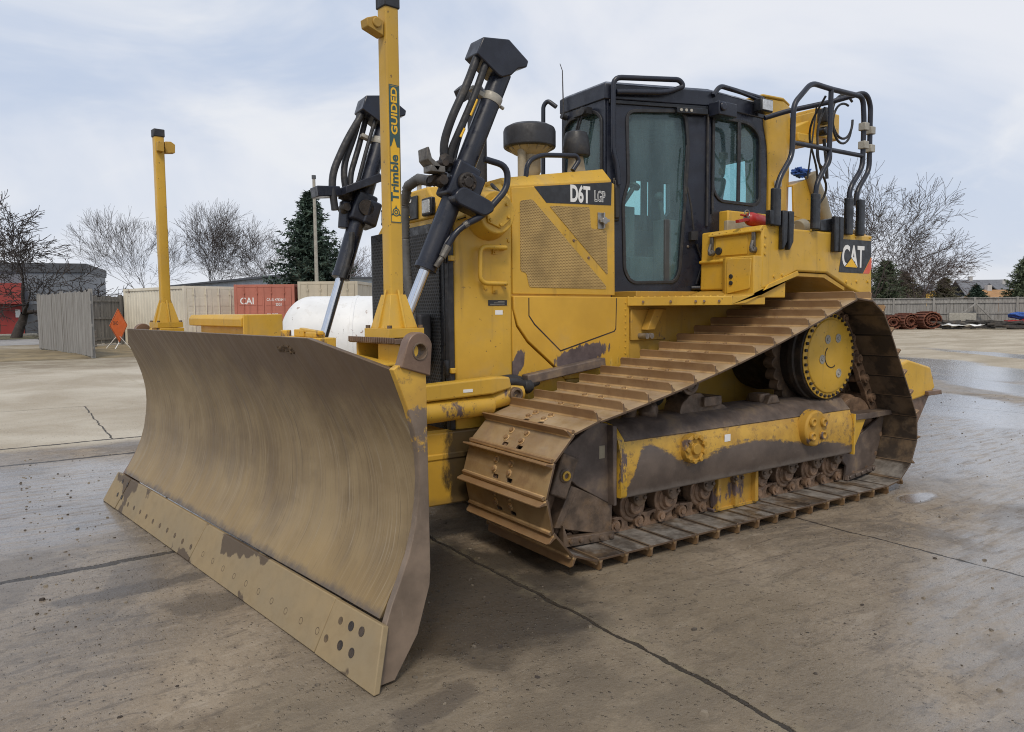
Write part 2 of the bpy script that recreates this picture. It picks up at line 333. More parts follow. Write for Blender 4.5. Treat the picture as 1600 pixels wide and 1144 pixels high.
# ------------------------------------------------------------------ mesh helpers
class MB:
    def __init__(s): s.bm = bmesh.new()
    def add(s, vs, fs):
        b = [s.bm.verts.new(v) for v in vs]
        out = []
        for fc in fs:
            try: out.append(s.bm.faces.new([b[i] for i in fc]))
            except ValueError: pass
        return b
    def box(s, x0, x1, y0, y1, z0, z1, Mx=None):
        vs = [(x, y, z) for x in (x0, x1) for y in (y0, y1) for z in (z0, z1)]
        if Mx is not None: vs = [Mx @ Vector(v) for v in vs]
        s.add(vs, [(0, 1, 3, 2), (4, 6, 7, 5), (0, 4, 5, 1), (2, 3, 7, 6), (0, 2, 6, 4), (1, 5, 7, 3)])
        return s
    def bar(s, p0, p1, w, h, up=(0, 0, 1)):
        """box beam from p0 to p1, w across, h along up"""
        p0, p1, up = Vector(p0), Vector(p1), Vector(up)
        t = (p1-p0).normalized(); sd_ = t.cross(up).normalized(); u = sd_.cross(t)
        vs = [p + sd_*a*w/2 + u*b*h/2 for p in (p0, p1) for a in (-1, 1) for b in (-1, 1)]
        s.add(vs, [(0, 1, 3, 2), (4, 6, 7, 5), (0, 4, 5, 1), (2, 3, 7, 6), (0, 2, 6, 4), (1, 5, 7, 3)])
        return s
    def prism(s, pts, ax, a, b, Mx=None):
        """extrude a 2-D polygon (other two axes in order) along axis ax from a to b"""
        i = 'xyz'.index(ax); n = len(pts)
        def mk(p, v):
            q = list(p); q.insert(i, v); q = Vector(q)
            return Mx @ q if Mx is not None else q
        vs = [mk(p, a) for p in pts] + [mk(p, b) for p in pts]
        s.add(vs, [tuple(range(n)), tuple(range(2*n-1, n-1, -1))] + [(k, (k+1) % n, n+(k+1) % n, n+k) for k in range(n)])
        return s
    def plate(s, outer, holes, ax, a, b, Mx=None):
        """extruded polygon with holes"""
        t = bmesh.new(); es = []
        for lp in [outer]+list(holes):
            vv = [t.verts.new((p[0], p[1], 0)) for p in lp]
            es += [t.edges.new((vv[k], vv[(k+1) % len(vv)])) for k in range(len(vv))]
        bmesh.ops.triangle_fill(t, use_beauty=True, use_dissolve=False, edges=es)
        t.verts.index_update()
        P2 = [(v.co.x, v.co.y) for v in t.verts]; F = [[v.index for v in fc.verts] for fc in t.faces]
        B = [tuple(v.index for v in e.verts) for e in t.edges if len(e.link_faces) == 1]
        t.free()
        i = 'xyz'.index(ax); n = len(P2)
        def mk(p, v):
            q = list(p); q.insert(i, v); q = Vector(q)
            return Mx @ q if Mx is not None else q
        s.add([mk(p, a) for p in P2]+[mk(p, b) for p in P2],
              [tuple(fc) for fc in F]+[tuple(n+k for k in reversed(fc)) for fc in F]+[(e[0], e[1], n+e[1], n+e[0]) for e in B])
        return s
    def loft(s, rings, caps=True, closed=True):
        n = len(rings[0]); vs = [v for r_ in rings for v in r_]; fs = []
        for k in range(len(rings)-1):
            for j in range(n if closed else n-1):
                fs.append((k*n+j, k*n+(j+1) % n, (k+1)*n+(j+1) % n, (k+1)*n+j))
        if caps and closed: fs += [tuple(range(n)), tuple(range(len(vs)-1, len(vs)-n-1, -1))]
        s.add(vs, fs); return s
    def tube(s, pts, r, n=10, fillet=0.0, caps=True, loop=False):
        P = [Vector(p) for p in pts]
        if fillet:
            Q = [P[0]]
            for k in range(1, len(P)-1):
                a, b, c = P[k-1], P[k], P[k+1]
                d = min(fillet, (a-b).length*0.49, (c-b).length*0.49)
                p0 = b+(a-b).normalized()*d; p1 = b+(c-b).normalized()*d
                for j in range(6):
                    u = j/5; Q.append(p0*(1-u)**2+b*2*u*(1-u)+p1*u*u)
            Q.append(P[-1]); P = Q
        rad = r if isinstance(r, (list, tuple)) else [r]*len(P)
        t = (P[1]-P[0]).normalized(); ref = Vector((0, 0, 1)) if abs(t.z) < 0.9 else Vector((1, 0, 0))
        u = t.cross(ref).normalized(); rings = []
        for k, p in enumerate(P):
            if k == 0: t2 = P[1]-P[0]
            elif k == len(P)-1: t2 = P[-1]-P[-2]
            else: t2 = (P[k+1]-P[k]).normalized()+(P[k]-P[k-1]).normalized()
            t2.normalize(); u = (u-t2*u.dot(t2)).normalized(); w = t2.cross(u)
            rings.append([p+(u*math.cos(2*PI*j/n)+w*math.sin(2*PI*j/n))*rad[k] for j in range(n)])
        s.loft(rings, caps); return s
    def cyl(s, p0, p1, r, r2=None, n=20):
        return s.tube([p0, p1], [r, r if r2 is None else r2], n)
    def lathe(s, prof, origin, axis, n=28):
        """prof: list of (radius, height along axis)"""
        o, a = Vector(origin), Vector(axis).normalized()
        ref = Vector((0, 0, 1)) if abs(a.z) < 0.9 else Vector((1, 0, 0))
        u = a.cross(ref).normalized(); w = a.cross(u)
        s.loft([[o+a*h+(u*math.cos(2*PI*j/n)+w*math.sin(2*PI*j/n))*max(r, 1e-4) for j in range(n)] for r, h in prof])
        return s
    def bolt(s, p, d, r=0.012, h=0.012):
        p, d = Vector(p), Vector(d).normalized()
        return s.tube([p, p+d*h], r, 6)
    def blob(s, c, r, sub=2, amp=0.25, fr=3.0, sc=(1, 1, 1)):
        t = bmesh.new(); bmesh.ops.create_icosphere(t, subdivisions=sub, radius=1.0)
        t.verts.index_update(); vs = []
        for v in t.verts:
            k = 1+amp*mnoise.noise(v.co*fr*0.5+Vector(c)*7)
            vs.append(Vector(c)+Vector((v.co.x*sc[0], v.co.y*sc[1], v.co.z*sc[2]))*r*k)
        s.add(vs, [[v.index for v in fc.verts] for fc in t.faces]); t.free(); return s
    def build(s, name, mat, parent=None, bevel=0.0, angle=38, seg=2, loc=None):
        bmesh.ops.recalc_face_normals(s.bm, faces=s.bm.faces)
        me = bpy.data.meshes.new(name); s.bm.to_mesh(me); s.bm.free()
        for p in me.polygons: p.use_smooth = True
        me.set_sharp_from_angle(angle=R(angle))
        me.materials.append(MAT[mat] if isinstance(mat, str) else mat)
        o = bpy.data.objects.new(name, me); COL.objects.link(o)
        if parent is not None: o.parent = parent
        if loc is not None: o.location = loc
        if bevel:
            b = o.modifiers.new('bevel', 'BEVEL'); b.width = bevel; b.segments = seg
            b.limit_method = 'ANGLE'; b.angle_limit = R(35); b.harden_normals = False
        return o

def mesh_obj(name, vs, fs, mat, parent=None, loc=None, smooth=True):
    me = bpy.data.meshes.new(name); me.from_pydata(vs, [], fs); me.update()
    if smooth:
        for p in me.polygons: p.use_smooth = True
    me.materials.append(MAT[mat] if isinstance(mat, str) else mat)
    o = bpy.data.objects.new(name, me); COL.objects.link(o)
    if parent is not None: o.parent = parent
    if loc is not None: o.location = loc
    return o
def tag(o, label, cat, group=None):
    o['label'] = label; o['category'] = cat
    if group: o['group'] = group
    return o
def thing(name, label, cat, loc=(0, 0, 0), rz=0.0, group=None):
    o = bpy.data.objects.new(name, None); COL.objects.link(o); o.empty_display_size = 0.3
    o.location = loc; o.rotation_euler = (0, 0, rz)
    return tag(o, label, cat, group)
def kind(o, k): o['kind'] = k; return o
def clone(o, parent):
    c = o.copy(); COL.objects.link(c); c.parent = parent
    for ch in o.children: clone(ch, c)
    return c
def circ(cx, cy, r, n=16, ry=None): return [(cx+r*math.cos(2*PI*k/n), cy+(ry or r)*math.sin(2*PI*k/n)) for k in range(n)]
def rounded(pts, rad, n=4):
    out = []; P = [Vector((p[0], p[1])) for p in pts]; m = len(P)
    for k in range(m):
        a, b, c = P[k-1], P[k], P[(k+1) % m]
        rd = rad[k] if isinstance(rad, (list, tuple)) else rad
        d = min(rd, (a-b).length*0.48, (c-b).length*0.48)
        p0 = b+(a-b).normalized()*d; p1 = b+(c-b).normalized()*d
        for j in range(n+1):
            u = j/n; q = p0*(1-u)**2+b*2*u*(1-u)+p1*u*u; out.append((q.x, q.y))
    return out

def lettering(text, size, origin, right, up, mat, name, parent, xs=1.0, bold=0.0, depth=0.0015, spacing=1.0):
    """flat raised letters; origin = lower left corner, size = capital height"""
    cu = bpy.data.curves.new(name, 'FONT'); cu.body = text; cu.size = size/0.69
    cu.offset = bold*size; cu.extrude = depth; cu.space_character = spacing; cu.resolution_u = 4
    tmp = bpy.data.objects.new(name, cu); COL.objects.link(tmp)
    bpy.context.view_layer.update()
    me = bpy.data.meshes.new_from_object(tmp.evaluated_get(bpy.context.evaluated_depsgraph_get()))
    bpy.data.objects.remove(tmp); bpy.data.curves.remove(cu)
    r_, u_ = Vector(right).normalized(), Vector(up).normalized(); n_ = r_.cross(u_)
    for v in me.vertices:
        v.co = Vector(origin)+r_*v.co.x*xs+u_*v.co.y+n_*v.co.z
    me.materials.clear(); me.materials.append(MAT[mat])
    o = bpy.data.objects.new(name, me); COL.objects.link(o); o.parent = parent
    return o

rnd = random.Random(7)

# ================================================================== the bulldozer
DZ = thing('bulldozer', 'weathered yellow tracked bulldozer with a wide steel blade and black cab on wet concrete', 'bulldozer')

# ---------------------------------------------------------------- blade (own frame: x forward, y to the near end)
BLOC, BROT = Vector((3.568, 0.0854, 0)), 0.1324
PROF = [(-.112, .235), (-.150, .300), (-.200, .390), (-.245, .490), (-.278, .600), (-.298, .720), (-.305, .820),
        (-.300, .920), (-.280, 1.020), (-.250, 1.120), (-.215, 1.210), (-.185, 1.285), (-.162, 1.345), (-.142, 1.400)]
def prof_n(z):
    for (a, za), (b, zb) in zip(PROF, PROF[1:]):
        if z <= zb: return a+(b-a)*(z-za)/(zb-za)
    return PROF[-1][0]
def top_z(w):
    if w > 1.28: return 1.400-(w-1.28)/(1.93-1.28)*0.115
    if w < -1.76: return 1.400-(-1.76-w)/(1.93-1.76)*0.115
    return 1.400
m = MB()
ws = sorted(set([-1.93, -1.85, -1.76, 1.28, 1.45, 1.6, 1.78, 1.93]+[-1.7+0.2*k for k in range(15)]))
NR = 30; front = []; back = []
for w in ws:
    tz = top_z(w); a = []; b = []
    for k in range(NR):
        z = .235+(tz-.235)*k/(NR-1); n_ = prof_n(z)+0.0015*mnoise.noise((w*2.2, z*2.2, 3))*2
        a.append(Vector((n_, w, z))); b.append(Vector((n_-0.03, w, z)))
    front.append(a); back.append(b)
m.loft([a+b[::-1] for a, b in zip(front, back)])
blade = m.build('blade', 'blade', DZ, 0.003, 50)
blade.location = BLOC; blade.rotation_euler = (0, 0, BROT)
m = MB()
m.loft([[Vector((a*k-.335*(1-k), w, b)) for a, b in ((-.33, .25), (-.33, 1.255), (-.46, 1.20), (-.58, .95), (-.58, .35), (-.45, .22))] for w, k in ((-1.88, .12), (-1.45, 1), (1.45, 1), (1.88, .12))])
m.loft([[Vector((prof_n(top_z(w))-.032, w, top_z(w)-.016)), Vector((-.36, w, min(top_z(w)-.016, 1.30))), Vector((-.36, w, min(top_z(w)-.030, 1.286))), Vector((prof_n(top_z(w))-.034, w, top_z(w)-.034))] for w in ws[1:-1]])
m.build('blade_back', 'yellow_worn', blade, 0.006)
# end plates and lifting lugs
ep = [(n_+.004, z) for n_, z in PROF[:12]]
ep = ep + [(-.205, 1.300), (-.345, 1.300), (-.352, .40), (-.345, .335), (-.25, .155), (-.110, .012), (-.024, .012)]
lugo = [(-.212, 1.292)]+[(-.306+.066*math.cos(a), 1.362+.074*math.sin(a)) for a in [R(20+12*k) for k in range(13)]]+[(-.366, 1.345), (-.358, 1.248)]
for sgn in (1, -1):
    a, b = (1.932, 1.968) if sgn > 0 else (-1.968, -1.932)
    mm = MB().prism(ep if sgn > 0 else [(n_-.016, z) for n_, z in ep], 'y', a, b)
    for v_ in mm.bm.verts: v_.co.y += sgn*.075*max(0, (.33-v_.co.z)/.31)
    o = mm.build('end_plate', 'end_plate' if sgn > 0 else 'lug', blade, 0.004)
    a, b = (1.925, 1.982) if sgn > 0 else (-1.982, -1.925)
    m = MB(); m.plate(lugo, [circ(-.306, 1.355, .034, 20)], 'y', a, b)
    lug = m.build('lifting_lug', 'lug', blade, 0.005)
    m = MB(); m.plate(circ(-.306, 1.355, .039, 24), [circ(-.306, 1.355, .031, 24)], 'y', a-.003, b+.003)
    m.build('bushing', 'undercarriage', blade, 0.002)
# cutting edges and end bits, bolted on the lower front
def edge_piece(wb0, wb1, wt0, wt1, nm, off=0.0):
    m = MB(); nb, nt = 0.012+off, -.086+off
    def q(w, n_, z): return Vector((n_, w, z))
    fr = [q(wb0, nb, .004), q(wb1, nb, .004), q(wt1, nt, .240), q(wt0, nt, .240)]
    bk = [v-Vector((.030, 0, .012 if i > 1 else 0)) for i, v in enumerate(fr)]
    m.loft([bk, fr]); return m.build(nm, 'edge', blade, 0.005)
edge_piece(-1.738, -.080, -1.632, -.003, 'cutting_edge')
edge_piece(-.074, 1.572, .004, 1.605, 'cutting_edge', 0.001)
e_far = edge_piece(-2.095, -1.744, -1.992, -1.638, 'end_bit', .003)
e_near = edge_piece(1.578, 2.085, 1.611, 2.005, 'end_bit', .004)
def on_edge(w, z, off=0.0):
    k = (z-.004)/.236
    return Vector((0.012+off+(-.098)*k, w, z))
EN = Vector((.236, 0, .098)).normalized()
m = MB(); m2 = MB()
for w in [-.11-.153*k for k in range(10)]+[.095+.161*k for k in range(10)]:
    z = .083+.0025*math.sin(w*9)
    m.lathe([(.017, 0.0), (.017, .0012), (.0135, .0014), (.0125, .0004), (.0, .0006)], on_edge(w, z), EN, 14)
for w, z in ((1.702, .174), (1.636, .083)): m.lathe([(.017, 0.0), (.017, .0012), (.0135, .0014), (.0, .0006)], on_edge(w, z, .004), EN, 14)
m.build('edge_bolts', 'edge_bolt', blade)
for w, z in ((1.791, .177), (1.876, .180), (1.755, .091), (1.852, .091)):
    m2.lathe([(.021, 0.0), (.021, .0016), (.016, .0016), (.0155, .0008), (.0, .0008)], on_edge(w, z, .004), EN, 16)
for w, z in ((-1.787, .200), (-1.660, .196), (-1.79, .10), (-1.68, .10)):
    m2.lathe([(.018, 0.0), (.018, .0016), (.0, .0016)], on_edge(w, z, .003), EN, 14)
m2.build('bolt_sockets', 'dark_grease', blade)
m = MB()
for k in range(46):
    u_ = rnd.random(); w = .90+.20*u_; z = 1.326+.030*rnd.random()*(1.2-abs(u_-.5))-.012*u_
    m.blob((prof_n(z)+.001, w, z), .005+.010*rnd.random()**2, 1, .6, 5, (.45, 1.2, .8))
m.build('mud_lumps', 'mud', blade)

# yellow step box and small fittings standing behind the blade's top edge
m = MB()
m.loft([[Vector((-.36-.03, w, 1.428)), Vector((-.353, w, 1.432)), Vector((-.350, w, 1.480)), Vector((-.372, w, 1.506)), Vector((-.62, w, 1.508)), Vector((-.62, w, 1.495)), Vector((-.39, w, 1.490))] for w in (-.98, -.03)])
m.box(-.60, -.40, -.88, -.035, 1.20, 1.489)
m.box(-.62, -.36, -.028, -.016, 1.18, 1.507)
sb = m.build('blade_step', 'yellow', DZ, 0.004); sb.location = BLOC; sb.rotation_euler = (0, 0, BROT)
m = MB()
m.box(-.46, -.36, .42, .98, 1.30, 1.385); m.box(-.45, -.40, .60, .72, 1.385, 1.425); m.box(-.44, -.38, .78, .90, 1.385, 1.412)
m.cyl((-.40, .50, 1.38), (-.40, .50, 1.42), .03); m.bar((-.42, .66, 1.425), (-.40, .93, 1.41), .03, .02)
fb = m.build('hydraulic_block', 'yellow_worn', DZ, 0.005); fb.location = BLOC; fb.rotation_euler = (0, 0, BROT)

# ---------------------------------------------------------------- masts
def mast(w, n_, ztop, near):
    m = MB(); h = .0345
    m.prism(rounded([(n_-h, w-h), (n_+h, w-h), (n_+h, w+h), (n_-h, w+h)], .009, 3), 'z', 1.45, ztop)
    o = m.build('guidance_mast', 'yellow', DZ); o.location = BLOC; o.rotation_euler = (0, 0, BROT)
    m = MB()
    m.box(n_-.095, n_+.095, w-.105, w+.105, 1.405, 1.447)
    for a, b in ((1, 0), (-1, 0), (0, 1), (0, -1)):
        if a: m.prism([(n_+a*.040, 1.448), (n_+a*.088, 1.448), (n_+a*.044, 1.622), (n_+a*.040, 1.622)], 'y', w-.005, w+.005)
        else: m.prism([(w+b*.040, 1.448), (w+b*.098, 1.448), (w+b*.044, 1.622), (w+b*.040, 1.622)], 'x', n_-.005, n_+.005)
    m.loft([[Vector((n_+a*q, w+b*q, z)) for a, b in ((-1, -1), (1, -1), (1, 1), (-1, 1))] for q, z in ((.078, 1.447), (.041, 1.60))])
    m.build('mast_base', 'yellow', o, 0.003)
    m = MB()
    for a in (-1, 1):
        for b in (-1, 1): m.bolt((n_+a*.083, w+b*.092, 1.447), (0, 0, 1), .011, .014)
    m.build('base_bolts', 'undercarriage', o)
    MB().box(n_-.040, n_+.040, w-.040, w+.040, ztop-.055, ztop+.004).build('mast_cap', 'charcoal', o, 0.006)
    m = MB()
    m.prism([(n_+.039, ztop-.12), (n_+.075, ztop-.105), (n_+.125, ztop-.125), (n_+.120, ztop-.160), (n_+.039, ztop-.185)], 'y', w-.030, w+.026); m.cyl((n_+.075, w+.02, ztop-.135), (n_+.075, w+.034, ztop-.135), .022, n=14)
    if not near: m = MB(); m.prism([(n_-.039, ztop-.085), (n_-.085, ztop-.080), (n_-.115, ztop-.10), (n_-.112, ztop-.165), (n_-.039, ztop-.175)], 'y', w-.02, w+.035); m.prism([(n_-.02, ztop-.09), (n_+.03, ztop-.10), (n_+.03, ztop-.17), (n_-.02, ztop-.175)], 'y', w+.039, w+.075)
    m.build('mast_bracket', 'yellow_dull', o, 0.004)
    return o
mn = mast(1.640, -.40, 2.925, True)
mast(-1.655, -.40, 2.935, False)
yf = 1.640+.0345
def decal(name, pts, y0, y1, mat, parent, ax='y'):
    return MB().prism(pts, ax, y0, y1).build(name, mat, parent)
decal('decal', [(-0.4273, 1.925), (-0.3727, 1.925), (-0.3727, 2.535), (-0.4273, 2.535)], yf+.0005, yf+.0015, 'decal_yellow', mn)
m = MB()
for x0, x1, z0, z1 in ((-0.4273, -0.4246, 1.925, 2.535), (-0.3754, -0.3727, 1.925, 2.535), (-0.4246, -0.3754, 1.925, 1.929), (-0.4246, -0.3754, 2.531, 2.535)): m.box(x0, x1, yf+.0017, yf+.0023, z0, z1)
m.build('decal_border', 'decal_green', mn)
decal('decal', [(-.426, 2.262), (-.411, 2.262), (-.396, 2.305), (-.380, 2.262), (-.374, 2.262), (-.374, 2.529), (-.426, 2.529)], yf+.0017, yf+.0025, 'decal_green', mn)
lettering('GUIDED', .030, (-.413, yf+.0028, 2.315), (0, 0, 1), (1, 0, 0), 'decal_yellow', 'lettering', mn, 1.30, .042, .0006)
lettering('Trimble', .038, (-.414, yf+.0020, 2.020), (0, 0, 1), (1, 0, 0), 'decal_green', 'lettering', mn, 1.18, .042, .0006)
m = MB(); m.plate(circ(-.400, 1.972, .019, 24), [circ(-.400, 1.972, .0145, 24)], 'y', yf+.0018, yf+.0026)
m.plate(circ(-.400, 1.972, .010, 20), [circ(-.400, 1.972, .0055, 20)], 'y', yf+.0018, yf+.0026)
for k in range(3):
    a = R(90+120*k); m.prism([(-.400+math.cos(a+b)*q, 1.972+math.sin(a+b)*q) for b, q in ((-.25, .020), (.25, .020), (0, .031))], 'y', yf+.0018, yf+.0026)
m.build('decal_emblem', 'decal_green', mn)
# serrated step plate and bracket under the near mast
m = MB(); m.box(-.47, -.30, 1.40, 1.80, 1.379, 1.402)
for k in range(21): m.box(-.302, -.292, 1.405+.019*k, 1.415+.019*k, 1.383, 1.408)
st = m.build('serrated_step', 'lug', DZ, 0.002); st.location = BLOC; st.rotation_euler = (0, 0, BROT)
m = MB(); m.box(-.46, -.32, 1.43, 1.446, 1.15, 1.378); m.box(-.46, -.335, 1.60, 1.78, 1.15, 1.378); m.box(-.46, -.44, 1.446, 1.60, 1.15, 1.378)
mb_ = m.build('mast_bracket', 'yellow', DZ, 0.004); mb_.location = BLOC; mb_.rotation_euler = (0, 0, BROT)
m = MB(); m.box(-.50, -.32, -1.75, -1.54, 1.15, 1.402)
for k in range(13): m.cyl((-.40, -1.88, 1.33), (-.40, -1.80, 1.33), .09) if k == 0 else None
mb_ = m.build('mast_bracket', 'yellow_worn', DZ, 0.004); mb_.location = BLOC; mb_.rotation_euler = (0, 0, BROT)

# ---------------------------------------------------------------- C-frame and angling cylinders
m = MB()
for s_ in (1, -1):
    m.box(.9, 2.75, s_*.655-.11*s_ if s_ < 0 else .545, .655 if s_ > 0 else -.545, .27, .745)
    m.box(1.9, 2.75, .540*s_ if s_ < 0 else .640, .662 if s_ > 0 else -.662, .565, .610)
m.box(2.55, 2.95, -.85, .85, .30, .72)
m.bar((2.75, .6, .5), (3.05, .1, .5), .25, .42); m.bar((2.75, -.6, .5), (3.05, -.1, .5), .25, .42)
t = NT('greasy_yellow_paint'); X_ = t.xyz()
yy = t.mix(t.rng(t.noise(1.6, 5), .3, .7), (.50, .285, .030), (.64, .37, .039)); yy = t.mix(t.mul(t.rng(t.noise(5, 8, .7), .52, .66), .6), yy, (.36, .25, .10))
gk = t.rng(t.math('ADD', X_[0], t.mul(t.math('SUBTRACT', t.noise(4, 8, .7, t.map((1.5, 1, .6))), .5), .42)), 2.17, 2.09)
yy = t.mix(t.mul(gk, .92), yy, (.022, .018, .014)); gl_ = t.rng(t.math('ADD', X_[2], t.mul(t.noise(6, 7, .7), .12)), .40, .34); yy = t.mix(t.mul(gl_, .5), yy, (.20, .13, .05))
MAT['push'] = t.out(yy, .5, 0); m.build('push_frame', 'push', DZ, 0.012)
for s_ in (1, -1):
    m = MB(); y = .66*s_
    m.cyl((1.80, y, .900), (2.42, y+.03*s_, .880), .070, n=24); m.cyl((2.16, y, .888), (2.20, y, .887), .074, n=24)
    m.tube([(1.55, y, .965), (1.66, y, .955), (1.84, y, .905)], [.055, .075, .055], 14)
    ac = m.build('angle_cylinder', 'yellow_worn', DZ, 0.004)
    MB().cyl((2.40, y+.03*s_, .880), (3.05, y+.2*s_, .84), .036, n=18).build('cylinder_rod', 'chrome', ac)
    m = MB(); m.lathe([(.05, 0), (.05, .085), (.032, .09), (.028, .07), (0, .07)], (1.64, y, .958), (0, s_, 0), 24)
    m.build('pivot_pin', 'undercarriage', ac, 0.003)
    m = MB(); m.prism([(2.75, .945), (2.75, 1.045), (1.80, 1.085), (1.69, 1.080), (1.672, 1.005), (1.82, .975)], 'y', y-.02*s_, y+.075*s_)
    m.build('cylinder_guard', 'yellow', DZ, 0.012, seg=3)
m = MB(); m.box(1.98, 2.05, .735, .7375, 1.000, 1.020); m.build('data_plate', 'white_lettering', DZ)
m = MB()
m.tube([(1.72, .66, 1.03), (1.60, .67, 1.045), (1.52, .66, 1.00), (1.40, .64, 1.03)], .033, 10, .05)
m.tube([(1.70, .62, 1.05), (1.58, .60, 1.06), (1.46, .60, 1.02)], .028, 10, .05)
m.blob((1.50, .66, 1.0), .05, 2, .4, 4)
m.build('hydraulic_hoses', 'rubber', DZ)
m = MB(); m.bar((1.50, .64, 1.045), (.80, .64, 1.135), .08, .065); m.build('hose_guard', 'frame_top', DZ, 0.008)

# ---------------------------------------------------------------- lift cylinders
def axis_pt(A, B, t): return A+(B-A)*t
def lift(A, B, side):
    A, B = Vector(A), Vector(B); ax = (B-A).normalized()
    lat = Vector((0, 1, 0)); lat = (lat-ax*lat.dot(ax)).normalized(); fw = lat.cross(ax)     # fw: towards the blade side
    if fw.x < 0: fw = -fw
    L = (B-A).length
    g = axis_pt(A, B, .16)
    m = MB(); m.cyl(g, B, .065, n=28); m.cyl(g-ax*.012, g+ax*.03, .070, n=28)
    o = m.build('lift_cylinder', 'navy', DZ, 0.003)
    MB().cyl(A-ax*.75, g+ax*.05, .034, n=24).build('cylinder_rod', 'chrome', o)
    MB().lathe([(.068, 0), (.070, .004), (.070, .050), (.068, .054)], axis_pt(A, B, .865), ax, 28).build('clamp_band', 'clamp', o)
    m = MB(); c = axis_pt(A, B, .875); m.bar(c+fw*.06, c+fw*.16, .05, .03, ax); m.bolt(c-fw*.07+lat*.02*side, -fw, .012, .025)
    m.build('hose_clamp', 'clamp', o, 0.003)
    # folded cover over the top end
    def q(a, b, w): return B+ax*a+fw*b+lat*w
    m = MB()
    sec = [(-.03, .235), (.085, .235), (.175, .070), (.135, -.110), (.095, -.115), (.05, -.06), (-.01, -.035), (-.06, .02), (-.065, .05)]
    m.loft([[q(a, b, w) for a, b in sec] for w in (-.082, .082)])
    m.build('hose_cover', 'navy', o, 0.008)
    # hoses from the cover down to the yoke
    yk = axis_pt(A, B, .52)
    m = MB()
    m.tube([q(-.02, .205, .03*side), q(-.20, .20, .03*side), q(-.45, .215, .03*side), yk+fw*.19+ax*.16, yk+fw*.12+ax*.04], .026, 12, .1)
    m.tube([q(-.02, .145, .05*side), q(-.25, .135, .05*side), q(-.5, .14, .04*side), yk+fw*.13+ax*.14, yk+fw*.09+ax*.03], .023, 12, .1)
    m.tube([q(-.02, .10, -.04*side), q(-.3, .10, -.04*side), q(-.55, .09, -.03*side), yk+fw*.08+ax*.08], .015, 10, .1)
    m.build('hydraulic_hoses', 'rubber', o)
    m = MB()
    m.tube([q(-.27, .118, .062*side), q(-.38, .118, .060*side)], .009, 6); m.tube([q(-.47, .122, .056*side), q(-.53, .124, .052*side)], .009, 6)
    m.build('hose_marking', 'decal_yellow', o)
    # trunnion yoke
    m = MB()
    def bx(p, a, b, w):
        m.loft([[p+ax*i*a+fw*j*b+lat*w*k for i, j in ((-1, -1), (1, -1), (1, 1), (-1, 1))] for k in (-1, 1)])
    bx(yk, .12, .088, .085); bx(yk-ax*.02-fw*.07, .10, .06, .10)
    m.build('trunnion_yoke', 'navy', o, 0.02, seg=3)
    m = MB(); m.lathe([(.062, -.1), (.062, .105), (.052, .115), (.034, .112), (.030, .122), (0, .122)], yk-fw*.01, lat*side, 26)
    for k in range(6):
        a = R(60*k); m.bolt(yk-fw*.01+lat*side*.112+(ax*math.cos(a)+fw*math.sin(a))*.043, lat*side, .008, .01)
    m.build('trunnion_pin', 'dark_grease', o, 0.003)
    m = MB()
    for k in range(9):
        m.blob(yk+fw*(.11+.05*rnd.random())+ax*(-.08+.16*rnd.random())+lat*(.06*rnd.random()-.02)*side, .026+.02*rnd.random(), 1, .5, 4)
    m.cyl(yk+fw*.13-ax*.05-lat*.05, yk+fw*.13-ax*.05+lat*.07, .03, n=12); m.cyl(yk+fw*.16+ax*.05-lat*.03, yk+fw*.16+ax*.05+lat*.07, .022, n=12)
    m.build('valve_fittings', 'dark_grease', o)
    return o, ax, fw, lat, yk, q
CYL_A, CYL_B = (2.37, .655, 1.55), (1.745, .748, 3.03)
lc, ax, fw, lat, yk, q = lift(CYL_A, CYL_B, 1)
# rear hard line, front hose and guard plate of the near cylinder
m = MB()
m.tube([(1.90, .78, 2.47), (1.74, .80, 2.44), (1.74, .80, 2.30), (1.92, .80, 2.12), (2.04, .79, 2.06)], .021, 12, .07)
m.tube([(2.04, .79, 2.06), (2.12, .78, 2.00), (2.17, .76, 1.90)], .019, 10, .05); m.tube([(2.03, .74, 2.05), (2.15, .73, 1.96), (2.20, .72, 1.86)], .017, 10, .05)
m.build('hydraulic_line', 'navy', lc)
m = MB(); m.cyl((2.16, .765, 1.92), (2.20, .755, 1.85), .024, n=8); m.cyl((2.20, .755, 1.85), (2.24, .745, 1.79), .018, n=10)
m.cyl((2.03, .79, 2.065), (2.06, .785, 2.045), .023, n=8)
m.build('hose_fittings', 'steel_dark', lc, 0.003)
m = MB(); m.prism(rounded([(1.855, 2.145), (1.865, 2.20), (2.08, 2.285), (2.145, 2.235), (2.135, 2.175), (1.93, 2.105)], .030), 'y', .70, .83)
m.build('hose_guard', 'navy', lc, 0.012, seg=3)
m = MB(); m.prism([(2.23, 2.36), (2.30, 2.43), (2.305, 2.50), (2.29, 2.505), (2.27, 2.44), (2.21, 2.40)], 'y', .66, .78); m.box(2.18, 2.28, .68, .78, 2.36, 2.40)
m.build('guard_bracket', 'steel_dark', lc, 0.005)
lr, ax2, fw2, lat2, yk2, q2 = lift((2.38, -.655, 1.55), (1.86, -.755, 3.02), -1)
m = MB()
m.prism([(1.98, 2.52), (2.28, 2.40), (2.28, 2.46), (2.00, 2.58)], 'y', -.80, -.56)
m.prism([(2.27, 2.40), (2.46, 2.38), (2.47, 2.46), (2.29, 2.47)], 'y', -.82, -.66); m.cyl((2.22, -.72, 2.36), (2.24, -.72, 2.16), .05)
m.build('guard_bracket', 'navy', lr, 0.006)
m = MB(); m.tube([(2.22, -.62, 2.12), (2.24, -.60, 1.98), (2.30, -.60, 1.80)], .022, 10); m.cyl((2.27, -.60, 1.87), (2.31, -.60, 1.77), .03, n=10)
